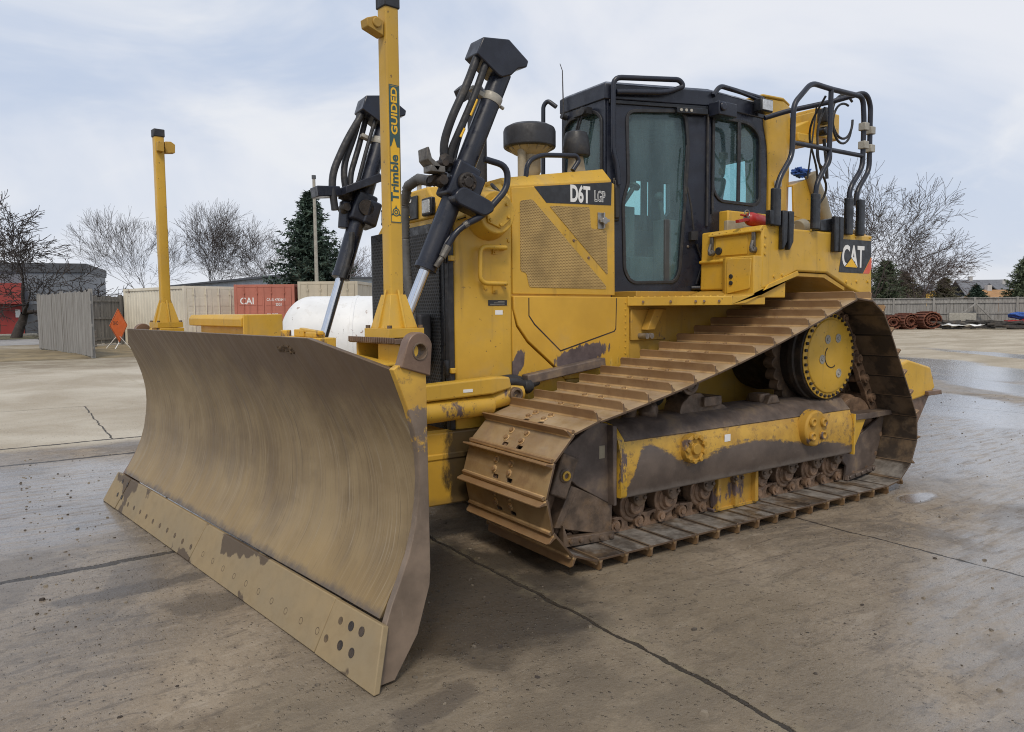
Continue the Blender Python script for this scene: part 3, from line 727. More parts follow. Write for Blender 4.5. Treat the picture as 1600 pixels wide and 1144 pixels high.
m.tube([q2(-.04, .20, 0), q2(-.30, .26, 0), q2(-.62, .30, .02), q2(-.85, .20, .03)], .028, 12, .2)
m.build('hydraulic_line', 'rubber', lr)

# ---------------------------------------------------------------- radiator guard, grille, front hood
def shell(rings, name, mat, bevel=0.015):
    m = MB(); m.loft(rings); return m.build(name, mat, DZ, bevel, seg=3)
def sec(x, z0, ys, zs, yt, zt):
    """cross-section of a body panel at x: floor z0, side ys up to zs, top edge yt at zt"""
    return [Vector((x, -ys, z0)), Vector((x, -ys, zs)), Vector((x, -yt, zt)), Vector((x, yt, zt)), Vector((x, ys, zs)), Vector((x, ys, z0))]
rg = shell([sec(2.030, .72, .600, 2.10, .40, 2.225), sec(1.572, .72, .600, 2.285, .48, 2.395)], 'radiator_guard', 'yellow', 0.02)
m = MB(); m.loft([[Vector((x, y, z)) for y, z in ((-.40, 2.14), (-.40, 2.22), (-.28, zt), (.28, zt), (.40, 2.22), (.40, 2.14))] for x, zt in ((2.045, 2.355), (1.58, 2.425))])
m.build('front_hood', 'yellow', DZ, 0.015, seg=3)
m = MB()
m.box(2.031, 2.075, -.605, .545, .74, 2.10); gr = m.build('grille_frame', 'black', rg, 0.006)
m = MB(); m.box(2.076, 2.084, .06, .50, .80, 2.04); m.box(2.076, 2.084, -.56, -.02, .80, 2.04); m.build('grille', 'grille', gr)
m = MB(); m.box(2.03, 2.072, .548, .604, .74, 2.09); m.build('side_seal', 'rubber', rg, 0.008)
m = MB(); m.box(2.082, 2.095, .39, .45, 1.97, 2.04); m.cyl((2.08, .575, 1.83), (2.08, .575, 1.96), .016, n=10); m.cyl((2.08, .58, 1.10), (2.08, .58, 1.20), .022, n=10); m.build('grille_latch', 'black', gr, 0.003)
for z in (1.84, 1.115): MB().box(2.035, 2.07, .585, .625, z, z+.035).build('hinge', 'yellow', rg, 0.005)
# headlight and badge on the front face of the hood
for y0 in (.265, -.395):
    m = MB(); m.box(2.046, 2.085, y0, y0+.14, 2.155, 2.275); hl = m.build('headlight', 'black', rg, 0.012)
    MB().box(2.082, 2.090, y0+.018, y0+.122, 2.172, 2.258).build('lens', 'lens', hl, 0.004)
m = MB(); m.box(2.046, 2.062, -.27, .155, 2.155, 2.315); bd = m.build('badge', 'decal_black', rg, 0.006)
lettering('CAT', .115, (2.064, -.225, 2.178), (0, 1, 0), (0, 0, 1), 'white_lettering', 'lettering', bd, .92, .02, .001)
decal('badge_triangle', [(-.10, 2.170), (.06, 2.170), (-.02, 2.250)], 2.0655, 2.068, 'decal_yellow', bd, 'x')
for y in (.02, .16): MB().cyl((1.97, y, 2.30), (1.97, y, 2.425), .017, n=12).cyl((1.97, y, 2.41), (1.97, y, 2.455), .026, n=12).build('hood_stud', 'clamp', DZ)
# corrugated hose and black box in front of the grille
cp = [Vector(p) for p in ((2.20, .62, 2.33), (2.22, .50, 2.36), (2.23, .36, 2.33), (2.22, .29, 2.22), (2.21, .27, 2.0), (2.21, .29, 1.75), (2.20, .33, 1.52), (2.19, .36, 1.30), (2.19, .35, 1.10))]
pts = []; rad = []
for a, b in zip(cp, cp[1:]):
    n_ = max(4, int((b-a).length/.012))
    for k in range(n_):
        pts.append(a.lerp(b, k/n_)); rad.append(.034 if len(pts) % 2 else .028)
MB().tube(pts, rad, 14).build('corrugated_hose', 'hose_grey', DZ, angle=60)
m = MB(); m.box(2.10, 2.19, .16, .42, 1.16, 1.50); m.build('junction_box', 'charcoal', DZ, 0.015, seg=3)

# grab handle, trunnion housing, plates on the near side panel
m = MB()
m.tube([(1.655, .604, 1.935), (1.655, .66, 1.937), (1.865, .66, 1.937), (1.865, .66, 1.700), (1.655, .66, 1.698), (1.655, .604, 1.700)], .0155, 12, .055)
for z in (1.950, 1.690):
    m.box(1.70, 1.735, .6005, .612, z-.055, z+.005); m.bolt((1.7175, .612, z-.04), (0, 1, 0), .010, .008)
m.build('grab_handle', 'yellow', rg)
m = MB()
m.lathe([(.175, 0), (.160, .04), (.142, .10), (.135, .118), (0, .118)], (1.765, .598, 2.155), (0, 1, 0), 28)
m.build('trunnion_housing', 'yellow', rg, 0.006)
m = MB(); m.prism([(1.765+.105*math.cos(R(60*k+20)), 2.155+.105*math.sin(R(60*k+20))) for k in range(6)], 'y', .7165, .732)
for k in range(6): m.bolt((1.765+.082*math.cos(R(60*k+20)), .732, 2.155+.082*math.sin(R(60*k+20))), (0, 1, 0), .012, .012)
m.build('trunnion_cover', 'yellow', rg, 0.004)
m = MB(); m.prism([(1.995, 2.110), (1.585, 2.245), (1.585, 2.238), (1.995, 2.103)], 'y', .5985, .6015); m.build('panel_seam', 'dark_grease', rg)
m = MB(); m.box(1.62, 1.77, .6005, .603, 1.553, 1.590); dp = m.build('data_plate', 'decal_black', rg)
m = MB()
for k in range(3): m.box(1.64+.0*k, 1.755-.03*k, .6032, .6036, 1.561+.009*k, 1.564+.009*k)
m.build('plate_markings', 'clamp', dp)
MB().box(1.655, 1.715, .6005, .602, 1.492, 1.522).build('sticker', 'white_lettering', rg)
m = MB()
for x, z in ((1.60, 2.10), (1.60, 2.19), (1.60, 1.99), (1.79, 1.67)): m.lathe([(.014, 0), (.012, .008), (0, .01)], (x, .599, z), (0, 1, 0), 12)
m.build('panel_bolts', 'yellow', rg)
m = MB(); m.tube([(1.64, .50, 2.345), (1.70, .54, 2.37), (1.69, .60, 2.32), (1.64, .605, 2.27)], .012, 8, .03); m.blob((1.64, .605, 2.27), .022, 1, .2)
m.build('cable_loop', 'rubber', rg)

# ---------------------------------------------------------------- engine hood and doors
hood = shell([sec(1.566, 1.40, .555, 2.365, .455, 2.432), sec(.64, 1.40, .555, 2.485, .46, 2.580)], 'engine_hood', 'yellow', 0.006)
ed = MB().prism([(1.548, 1.633), (1.548, 2.352), (.650, 2.468), (.618, 2.455), (.610, 1.627)], 'y', .553, .565).build('engine_door', 'yellow', hood, 0.004)
def zroof(x): return 2.352+(1.548-x)/(.898)*.116
mesh1 = [(1.482, 1.79), (1.482, 2.270), (1.378, 2.288), (.700, 1.695), (.70, 1.672), (1.408, 1.680), (1.432, 1.78)]
mesh2 = [(1.232, 2.253), (.862, 2.268), (.848, 2.115), (.695, 2.108), (.685, 1.775)]
for pts in (mesh1, mesh2):
    MB().prism(rounded(pts, .02), 'y', .5655, .568).build('mesh_screen', 'mesh', ed)
m = MB()
for x, z in ((1.01, 2.02), (.87, 1.90)): m.lathe([(.011, 0), (.009, .006), (0, .007)], (x, .565, z), (0, 1, 0), 12)
m.build('door_bolts', 'lug', ed)
m = MB(); m.box(.725, .785, .5655, .572, 2.115, 2.235); m.cyl((.735, .572, 2.175), (.735, .600, 2.175), .026, n=14); m.bar((.69, .590, 2.178), (.78, .590, 2.172), .012, .022); m.bar((.735, .585, 2.12), (.735, .585, 2.235), .012, .012, (1, 0, 0))
m.build('door_latch', 'steel', ed, 0.002)
dk = MB().prism([(1.362, 2.376), (1.255, 2.272), (.652, 2.296), (.645, 2.468)], 'y', .5655, .567).build('decal', 'decal_black', ed)
lettering('D6T', .112, (1.045, .5676, 2.300), (-1, 0, 0), (0, 0, 1), 'white_lettering', 'lettering', dk, .62, .050, .0008, 1.0)
def outline_text(text, size, origin, xs):
    a = lettering(text, size, origin, (-1, 0, 0), (0, 0, 1), 'white_lettering', 'lettering', dk, xs, .034, .0006)
    o2 = (origin[0], origin[1]+.0012, origin[2])
    lettering(text, size, o2, (-1, 0, 0), (0, 0, 1), 'decal_black', 'lettering', dk, xs, -.030, .0003)
outline_text('LGP', .076, (.818, .5676, 2.316), .56)
# lower side panels
for s_ in (1, -1):
    y0, y1 = (.50, .600) if s_ > 0 else (-.600, -.50)
    m = MB(); m.prism([(1.562, 1.618), (.492, 1.612), (.492, 1.02), (1.12, 1.02), (1.165, 1.085), (1.445, 1.31), (1.53, 1.42), (1.562, 1.53)], 'y', y0, y1)
    lp = m.build('lower_panel', 'yellow', DZ, 0.006)
    if s_ > 0:
        m = MB(); m.prism([(1.440, 1.606), (1.440, 1.48), (1.392, 1.418), (1.160, 1.222), (.645, 1.352), (.628, 1.372), (.622, 1.604), (.629, 1.604), (.636, 1.378), (.650, 1.360), (1.158, 1.233), (1.385, 1.425), (1.432, 1.484), (1.432, 1.606)], 'y', .5985, .6012)
        m.build('panel_seam', 'dark_grease', lp)
        m = MB()
        for k in range(9): m.lathe([(.008, 0), (.007, .005), (0, .006)], (.535, .600, 1.57-.048*k), (0, 1, 0), 10)
        m.build('panel_bolts', 'yellow', lp)
        # patches where the paint is rubbed through to bare brown steel
        t = NT('rubbed_paint_edge'); x = t.xyz()
        nn = t.noise(1, 8, .7, t.map((26, 3, 7), rot=(0, -.55, 0)))
        d1 = t.math('SQRT', t.math('ADD', t.math('POWER', t.math('DIVIDE', t.math('SUBTRACT', x[0], .97), .26), 2), t.math('POWER', t.math('DIVIDE', t.math('SUBTRACT', t.math('ADD', x[2], t.mul(x[0], .18)), 1.36), .075), 2)))
        d2 = t.math('SQRT', t.math('ADD', t.math('POWER', t.math('DIVIDE', t.math('SUBTRACT', t.math('SUBTRACT', x[0], t.mul(x[2], -.5)), 2.11), .055), 2), t.math('POWER', t.math('DIVIDE', t.math('SUBTRACT', x[2], 1.13), .12), 2)))
        mk = t.math('MINIMUM', d1, d2)
        k = t.rng(t.math('ADD', mk, t.mul(t.math('SUBTRACT', nn, .5), 1.5)), 1.02, .92)
        sc = t.rng(t.noise(1, 7, .7, t.map((30, 2, 5), rot=(0, -.5, 0))), .58, .66)
        low = t.rng(x[2], 1.32, 1.12)
        yy = t.mix(t.rng(t.noise(1.6, 5), .3, .7), (.52, .297, .030), (.66, .38, .039))
        yy = t.mix(t.mul(t.rng(t.noise(3.1, 8, .65), .50, .75), .34), yy, (.40, .29, .13))
        yy = t.mix(t.mul(t.mul(sc, low), .8), yy, (.72, .50, .14))
        yy = t.mix(t.mul(t.mul(t.rng(t.noise(1, 8, .7, t.map((55, 2, 9), rot=(0, -.6, 0))), .62, .68), low), .85), yy, (.13, .08, .04))
        stl = t.mix(t.rng(t.noise(9, 6), .3, .7), (.075, .055, .055), (.145, .11, .105))
        MAT['rubbed'] = t.out(t.mix(k, yy, stl), .45, 0)
        lp.data.materials[0] = MAT['rubbed']
m = MB(); m.prism([(1.572, .74), (1.572, 1.53), (1.54, 1.41), (1.45, 1.295), (1.175, 1.075), (1.10, 1.0), (1.10, .74)], 'y', -.595, .595)
m.build('lower_body', 'rubbed', DZ, 0.004)
m = MB(); m.prism([(2.029, .74), (2.029, 1.0), (1.0, 1.0), (1.0, .6), (2.0, .6)], 'y', -.56, .56); m.build('belly_guard', 'yellow_dull', DZ, 0.01)
# main frame behind the near track
m = MB(); m.prism([(1.1, .48), (1.1, 1.0), (.49, 1.55), (-1.45, 1.55), (-2.05, 1.30), (-2.05, .62), (-1.2, .50)], 'y', -.585, .585)
m.build('main_frame', 'yellow_dull', DZ, 0.01)
m = MB(); m.box(.10, .48, .587, .605, 1.28, 1.52); m.prism([(.38, 1.36), (.30, 1.36), (.20, 1.52), (.30, 1.52)], 'y', .606, .68)
m.build('frame_plate', 'yellow_dull', DZ, 0.006)
m = MB(); m.cyl((.39, .60, 1.315), (.39, .69, 1.315), .022, n=12); m.cyl((.34, .60, 1.315), (.34, .69, 1.315), .022, n=12); m.build('grease_fittings', 'steel', DZ, 0.003)

# ---------------------------------------------------------------- on the hood: precleaner, stack, light, rail
m = MB(); PC = Vector((1.10, .15, 0))
m.lathe([(.190, 2.735), (.198, 2.745), (.198, 2.860), (.188, 2.885), (.15, 2.905), (.08, 2.915), (0, 2.918)], PC, (0, 0, 1), 40)
pcn = m.build('precleaner', 'charcoal', DZ, 0.004)
m = MB(); m.lathe([(.05, 2.50), (.085, 2.56), (.085, 2.68), (.125, 2.70), (.17, 2.742), (0, 2.742)], PC, (0, 0, 1), 32)
for k in range(14):
    a = R(360/14*k); m.bar(PC+Vector((.10*math.cos(a), .10*math.sin(a), 2.70)), PC+Vector((.175*math.cos(a), .175*math.sin(a), 2.738)), .006, .02)
m.cyl((1.20, .19, 2.42), (1.20, .19, 2.72), .032, n=16); m.build('precleaner_body', 'beige', pcn, 0.003)
m = MB(); m.tube([(1.52, .08, 2.38), (1.52, .08, 2.95), (1.50, .08, 3.06), (1.56, .08, 3.12)], .07, 20, .12); m.tube([(1.60, .08, 3.05), (1.66, .08, 3.12)], [.075, .055], 20)
m.build('exhaust_stack', 'charcoal', DZ)
m = MB(); m.lathe([(.100, 2.685), (.108, 2.70), (.100, 2.80), (.082, 2.862), (.05, 2.875), (0, 2.878)], (.77, .30, 0), (0, 0, 1), 28); wl_ = m.build('work_light', 'rubber', DZ, 0.003)
m = MB(); m.prism([(.83, 2.55), (.70, 2.55), (.735, 2.70), (.815, 2.70)], 'y', .26, .34); m.build('light_stand', 'beige', wl_, 0.006)
m = MB(); m.tube([(1.35, .45, 2.44), (1.335, .45, 2.565), (1.22, .45, 2.625), (.89, .45, 2.655), (.865, .45, 2.62), (.925, .45, 2.545)], .018, 12, .06); m.build('hood_rail', 'navy', DZ)

# ---------------------------------------------------------------- cab
CF, CM, CR = (.46, .275), (-.42, .575), (-1.20, .545)
ZB, ZT, ZR = 1.56, 3.17, 3.305
cabo = MB()
cabo.prism([CF, CM, CR, (CR[0], -CR[1]), (CM[0], -CM[1]), (CF[0], -CF[1])], 'z', 1.45, 1.60)
cab = cabo.build('cab', 'navy', DZ, 0.008)
def wall(p0, p1, thick, name, holes, outer=None, z0=1.56, z1=3.20, glassname='window_glass', frame=.022, proud=.012):
    """upright cab wall from plan point p0 to p1 with openings (t, z); glass and rubber frames follow"""
    P0, P1 = Vector((*p0, 0)), Vector((*p1, 0)); t = (P1-P0).normalized(); n_ = Vector((-t.y, t.x, 0))
    cx = (P0+P1)/2
    if n_.dot(cx-Vector((-.4, 0, 0))) < 0: n_ = -n_
    L = (P1-P0).length
    Mx = Matrix(((t.x, n_.x, 0, P0.x), (t.y, n_.y, 0, P0.y), (0, 0, 1, 0), (0, 0, 0, 1)))
    out_ = outer or [(0, z0), (L, z0), (L, z1), (0, z1)]
    w = MB().plate(out_, holes, 'y', -thick, 0, Mx).build(name, 'navy', cab, 0.004)
    for h in holes:
        MB().prism(h, 'y', -thick*.6, -thick*.6+.006, Mx).build(glassname, 'glass', w)
        c = (sum(p[0] for p in h)/len(h), sum(p[1] for p in h)/len(h))
        def off(d): 
            r_ = []
            for k in range(len(h)):
                a, b = Vector(h[k-1]), Vector(h[(k+1) % len(h)]); e = (b-a).normalized(); nn = Vector((e.y, -e.x))
                if nn.dot(Vector(h[k])-Vector(c)) < 0: nn = -nn
                q_ = Vector(h[k])+nn*d; r_.append((q_.x, q_.y))
            return r_
        MB().plate(off(frame), [off(-.004)], 'y', -.004, proud, Mx).build('window_seal', 'rubber', w, 0.004)
    return w, Mx
door_glass = rounded([(.195, 3.080), (.692, 3.104), (.722, 2.83), (.690, 2.338), (.651, 1.83), (.615, 1.748), (.235, 1.742), (.180, 1.83), (.166, 2.390), (.212, 2.520)], [.07, .07, .1, .1, .06, .07, .07, .06, .06, .06])
dl, Mdoor = wall(CF, CM, .05, 'cab_door', [door_glass], [(0.02, 1.60), (.80, 1.66), (.925, 1.86), (.93, 3.18), (.02, 3.18)])
wall((CF[0], -CF[1]), (CM[0], -CM[1]), .05, 'cab_door', [door_glass], [(0.02, 1.60), (.80, 1.66), (.925, 1.86), (.93, 3.18), (.02, 3.18)])
sidew = rounded([(.045, 3.085), (.50, 3.095), (.655, 3.02), (.66, 2.46), (.60, 2.425), (.13, 2.425), (.045, 2.50)], [.04, .12, .12, .06, .05, .06, .06])
sw, Msw = wall(CM, CR, .05, 'side_wall', [sidew])
wall((CM[0], -CM[1]), (CR[0], -CR[1]), .05, 'side_wall', [sidew])
m = MB(); m.box(.345, .385, .002, .016, 2.43, 3.09, Msw); m.build('window_mullion', 'rubber', sw, 0.003)
fwn = rounded([(.045, 2.50), (.505, 2.50), (.505, 3.03), (.43, 3.09), (.12, 3.09), (.045, 3.03)], .04)
fr_, Mf = wall((CF[0], CF[1]), (CF[0], -CF[1]), .05, 'front_wall', [fwn])
rw = rounded([(.05, 2.30), (1.04, 2.30), (1.04, 2.86), (.05, 2.86)], .05)
wall((CR[0], CR[1]), (CR[0], -CR[1]), .05, 'rear_wall', [rw])
# roof with chamfered rim
m = MB()
def ring(d, z): return [Vector((x+(d if x > 0 else (-d if x < -1 else 0)), y+(d if y > 0 else -d), z)) for x, y in (CF, CM, CR, (CR[0], -CR[1]), (CM[0], -CM[1]), (CF[0], -CF[1]))]
m.loft([ring(-.01, 3.165), ring(.012, 3.17), ring(.012, 3.285), ring(-.03, 3.315)])
roof = m.build('cab_roof', 'navy', cab, 0.006)
# corner posts and sills in front of door: front pillar tube with roof rail
def dpt(t, n_, z): return Mdoor @ Vector((t, n_, z))
m = MB(); m.tube([dpt(.10, .045, 2.50), dpt(.085, .045, 2.66), dpt(.055, .045, 2.75), dpt(.052, .045, 3.325), dpt(.62, .05, 3.345), dpt(.66, .05, 3.295), dpt(.50, .05, 3.235), dpt(.08, .045, 3.215)], .021, 12, .07)
m.build('roof_rail', 'navy', cab)
m = MB(); m.box(.03, .90, .002, .016, 3.135, 3.165, Mdoor); m.build('drip_rail', 'black', cab, 0.004)
m = MB(); m.tube([(.475, -.33, 3.24), (.52, -.39, 3.30), (.545, -.42, 3.26), (.55, -.42, 2.62), (.48, -.36, 2.58)], .019, 12, .06); m.build('grab_rail', 'navy', cab)
m = MB(); m.box(.070, .112, .002, .045, 2.24, 2.54, Mdoor); m.box(.064, .118, .002, .022, 2.22, 2.56, Mdoor); m.build('door_handle', 'rubber', dl, 0.01, seg=3)
m = MB(); m.box(.60, .88, .012, .055, 3.085, 3.135, Mdoor); hg = m.build('door_hinge', 'black', dl, 0.006)
m = MB()
for k in range(3): m.bolt(dpt(.635+.045*k, .055, 3.11), Mdoor.to_3x3() @ Vector((0, 1, 0)), .013, .006)
m.build('hinge_bolts', 'clamp', hg)
m = MB(); m.tube([dpt(.70, .03, 2.84), dpt(.685, .035, 2.66), dpt(.675, .035, 2.40)], .007, 6); m.tube([dpt(.70, .05, 2.50), dpt(.735, .05, 2.35), dpt(.77, .03, 2.16)], .008, 8); m.box(.74, .80, .002, .05, 2.08, 2.15, Mdoor); m.build('door_wiper', 'rubber', dl)
m = MB(); m.lathe([(.012, 0), (.010, .008), (0, .01)], dpt(.735, 0, 2.03), Mdoor.to_3x3() @ Vector((0, 1, 0)), 12); m.build('door_stud', 'steel', dl)
m = MB(); m.tube([dpt(.80, .03, 2.05), dpt(.86, .03, 1.90), dpt(.80, .03, 1.72)], .010, 8); m.cyl(dpt(.76, .02, 1.69), dpt(.84, .05, 1.69), .02, n=10); m.build('door_strut', 'black', dl)
for s_ in (1,):
    m = MB(); m.tube([dpt(.90, .012, 3.10), dpt(.90, .012, 2.2)], .012, 6); m.tube([dpt(.955, .004, 3.10), dpt(.955, .004, 2.3)], .011, 6)
    m.build('hinge_strip', 'rubber', cab)
# front wiper and antenna
def fpt(y, dx, z): return Vector((CF[0]+dx, y, z))
m = MB(); m.tube([fpt(.02, .04, 3.10), fpt(-.02, .05, 2.98), fpt(-.10, .04, 2.72)], .009, 8); m.tube([fpt(.06, .04, 3.11), fpt(.0, .05, 2.96), fpt(-.04, .03, 2.72)], .008, 8)
m.box(.475, .53, -.04, .14, 3.08, 3.13); m.cyl((.53, .10, 3.105), (.55, .10, 3.105), .03, n=12)
m.build('front_wiper', 'rubber', cab)
m = MB(); m.tube([(.50, -.20, 3.13), (.50, -.20, 3.20), (.49, -.22, 3.38), (.47, -.25, 3.52), (.48, -.27, 3.58)], [.009, .006, .005, .004, .003], 6); m.cyl((.47, -.20, 3.12), (.52, -.20, 3.13), .022, n=10); m.build('antenna', 'rubber', cab)
# rear roof edge: light bar, bracket box, work light
m = MB(); m.box(-.60, -.38, .585, .70, 3.075, 3.185); m.cyl((-.42, .70, 3.14), (-.42, .72, 3.14), .035, n=14); m.build('roof_bracket', 'navy', cab, 0.008)
m = MB(); m.tube([(-.42, .60, 3.25), (-.50, .60, 3.34), (-.62, .59, 3.34), (-1.10, .57, 3.33), (-1.18, .56, 3.27)], .020, 12, .05); m.tube([(-.60, .60, 3.34), (-1.10, .58, 3.30)], .014, 10); m.build('roof_rail', 'navy', cab)
m = MB(); m.box(-.93, -1.09, .595, .68, 3.185, 3.295); lt = m.build('work_light', 'black', cab, 0.01)
m = MB(); m.box(-.942, -1.078, .681, .687, 3.197, 3.283); m.build('lens', 'lens', lt, 0.003)
# inside the cab
m = MB()
m.box(-.98, -.50, -.25, .25, 1.95, 2.10); m.prism([(-.92, 2.08), (-1.08, 2.70), (-.98, 2.72), (-.80, 2.08)], 'y', -.22, .22); m.prism([(-1.07, 2.70), (-1.10, 2.92), (-1.03, 2.94), (-.98, 2.72)], 'y', .02, .20)
m.build('operator_seat', 'seat', cab, 0.04, seg=3)
m = MB(); m.box(-.65, -.05, .30, .44, 1.7, 2.25); m.box(-.65, -.05, -.44, -.30, 1.7, 2.25); m.box(.10, .36, -.24, .24, 1.6, 2.36); m.box(-.70, .2, -.30, .30, 1.6, 1.95)
m.cyl((-.10, .36, 2.25), (-.06, .36, 2.42), .022, n=10); m.blob((-.055, .36, 2.44), .04, 2, .1); m.box(-1.16, -1.12, -.5, .5, 1.6, 2.28)
m.box(-1.1, .3, -.30, .30, 3.08, 3.16)
m.box(-.40, .30, -.30, -.27, 2.66, 3.08); m.box(-.93, -.77, -.50, -.44, 1.7, 3.1); m.box(-1.14, -.42, -.50, -.47, 2.74, 3.12)
m.box(-.70, -.64, -.47, -.43, 2.0, 2.76)
m.build('cab_console', 'interior', cab, 0.02)
m = MB(); m.tube([(.14, .10, 2.36), (-.02, .10, 2.55)], .02, 10); m.lathe([(.05, 0), (.05, .02), (0, .02)], (-.02, .10, 2.55), (-.5, 0, .85)); m.build('control_column', 'rubber', cab)
m = MB(); m.blob((.05, -.30, 2.84), .075, 2, 0, 1, (.3, 1, 1.1)); m.build('cab_mirror', 'rubber', cab)

# ---------------------------------------------------------------- step, toolbox, battery box, rear tank
stp = [(.50, .585), (.06, 1.20), (-.34, 1.20), (-.34, .585)]
m = MB(); m.prism(stp, 'z', 1.548, 1.602)
m.prism([(.52, .602), (.07, 1.225), (.055, 1.21), (.49, .60)], 'z', 1.545, 1.612)
pf = m.build('step_platform', 'yellow', DZ, 0.004)
m = MB()
for k in range(16):
    a = k/15; p = Vector((.505-.445*a, .60+.615*a, 1.613)); m.blob(p, .010, 1, 0, 1, (1, 1, .7))
for k in range(7):
    for j in range(5): m.box(.0-.045*k-.028, .0-.045*k, .70+.1*j, .775+.1*j, 1.602, 1.610)
m.build('step_tread', 'yellow', pf)
m = MB()
for a in (.15, .42, .66, .74, .88): m.cyl((.515-.445*a, .612+.615*a, 1.575), (.525-.445*a, .618+.615*a, 1.577), .009, n=10)
m.build('step_bolts', 'lug', pf)
m = MB(); m.prism([(.07, 1.545), (-.10, 1.560), (-.74, 1.775), (-.72, 1.81), (-.36, 1.70), (-.28, 1.625), (-.02, 1.612), (.07, 1.612)], 'y', 1.198, 1.212); m.build('fender_flange', 'yellow', DZ, 0.003)
m = MB(); m.loft([[Vector((x, y, z)) for x, z in ((.05, 1.548), (-.10, 1.562), (-.72, 1.772), (-.72, 1.79), (-.10, 1.60), (.05, 1.60))] for y in (.59, 1.197)]); m.build('fender_underside', 'yellow_dull', DZ)
MB().box(-1.80, .40, -.575, .575, 1.551, 1.66).build('floor_frame', 'yellow_dull', DZ, .004)
MB().box(-1.78, -.62, -.595, .595, 1.661, 2.10).build('rear_body', 'yellow_dull', DZ, .004)
m = MB(); m.box(-.60, -.292, .70, 1.192, 1.918, 2.112); m.box(-.60, -.325, .60, 1.190, 1.60, 1.917)
m.prism([(-.325, 1.918), (-.27, 1.905), (-.27, 1.885), (-.325, 1.872)], 'y', .60, .90)
tb = m.build('toolbox', 'yellow', DZ, 0.008, seg=3)
m = MB(); m.loft([[Vector((x, y, z)) for x, z in ((-.262, 2.088+.02*(y-.72)), (-.262, 2.100+.02*(y-.72)), (-.30, 2.134+.02*(y-.72)), (-.60, 2.150), (-.60, 2.113), (-.292, 2.113), (-.285, 2.090))] for y in (.70, 1.198)])
for k in range(7): m.bolt((-.275, .74+.07*k, 2.115), (.6, 0, .8), .008, .007)
m.box(-.291, -.284, .76, 1.07, 1.935, 2.078); m.build('toolbox_lid', 'yellow', tb, 0.004)
for y in (.73, 1.135):
    m = MB(); m.box(-.284, -.266, y-.014, y+.014, 1.985, 2.105); m.tube([(-.265, y, 2.03), (-.245, y, 1.98), (-.255, y+.01, 1.95)], .014, 8); m.cyl((-.29, y, 1.965), (-.255, y, 1.965), .026, n=10)
    m.build('lid_latch', 'steel_dark', tb, 0.002)
m = MB(); m.cyl((-.285, .80, 1.975), (-.268, .80, 1.975), .030, n=18); m.build('port_plug', 'rubber', tb, 0.003)
m = MB(); m.prism([(-.33, .84), (-.255, .86), (-.205, .925), (-.205, 1.197), (-.33, 1.197)], 'z', 1.605, 1.915); bb = m.build('battery_box', 'yellow', DZ, 0.008, seg=3)
m = MB(); m.prism(rounded([(.955, 1.632), (.950, 1.902), (1.180, 1.896), (1.165, 1.668)], .012), 'x', -.204, -.193)
bd2 = m.build('box_door', 'yellow', bb, 0.004)
for z in (1.765, 1.715): MB().cyl((-.194, .995, z), (-.186, .995, z), .018, n=16).build('door_plug', 'rubber', bd2, 0.002)
tko = [(-.285, 1.665), (-.300, 2.135), (-1.765, 2.135), (-1.795, 1.585), (-1.46, 1.675), (-1.13, 1.800), (-.72, 1.805), (-.36, 1.672)]
m = MB(); m.prism(tko, 'y', .60, 1.20); m.prism([(-1.32, 2.13), (-1.36, 2.165), (-1.62, 2.185), (-1.76, 2.14)], 'y', .62, 1.17)
tank = m.build('rear_tank', 'yellow', DZ, 0.016, seg=3)
m = MB(); m.prism([(-.735, 1.797), (-1.125, 1.792), (-1.40, 1.69), (-1.40, 1.66), (-1.10, 1.765), (-.74, 1.77), (-.40, 1.66), (-.38, 1.675)], 'y', .62, 1.185); m.build('arch_lining', 'yellow_dull', tank)
tkr = MB().prism(tko, 'y', -1.20, -.60).build('rear_tank', 'yellow', DZ, 0.016)
dec = MB().prism([(-1.285, 1.812), (-1.345, 2.085), (-1.752, 2.088), (-1.762, 1.955), (-1.640, 1.808)], 'y', 1.2005, 1.202).build('decal', 'decal_black', tank)
MB().prism([(-1.648, 1.808), (-1.768, 1.948), (-1.770, 1.855), (-1.735, 1.808)], 'y', 1.2005, 1.202).build('decal', 'decal_red', tank)
lettering('CAT', .172, (-1.325, 1.2025, 1.862), (-1, 0, 0), (0, 0, 1), 'white_lettering', 'lettering', dec, .66, .035, .001)
MB().prism([(-1.355, 1.852), (-1.565, 1.848), (-1.460, 1.940)], 'y', 1.2022, 1.2050).build('decal_triangle', 'decal_black', dec)
MB().prism([(-1.372, 1.858), (-1.548, 1.855), (-1.460, 1.930)], 'y', 1.2052, 1.2062).build('decal_triangle', 'decal_yellow', dec)
m = MB()
for x, z in ((-.325, 2.06), (-.325, 1.99), (-.325, 1.93), (-.44, 1.762), (-.54, 1.775), (-1.40, 1.735), (-1.55, 1.74), (-1.72, 1.74), (-1.74, 2.115), (-1.52, 2.112), (-1.73, 1.63)):
    m.lathe([(.013, 0), (.011, .008), (0, .01)], (x, 1.2, z), (0, 1, 0), 12)
m.build('tank_bolts', 'yellow_worn', tank)
m = MB(); m.prism([(-.50, 2.136), (-1.30, 2.136), (-1.30, 2.26), (-.50, 2.24)], 'y', .66, .70); m.box(-.62, -.90, .75, 1.05, 2.136, 2.20); m.cyl((-1.08, .95, 2.18), (-1.16, .95, 2.20), .07, n=20); m.build('tank_deck', 'beige', DZ, 0.006)
m = MB(); m.prism([(-.55, 2.137), (-.55, 2.33), (-1.10, 2.33), (-1.12, 2.137)], 'y', .56, .66); m.build('deck_box', 'yellow', DZ, 0.01)
m = MB(); m.box(-1.78, -1.86, .98, 1.14, 1.83, 1.99); m.build('marker_light', 'lime', tank, 0.015, seg=3)

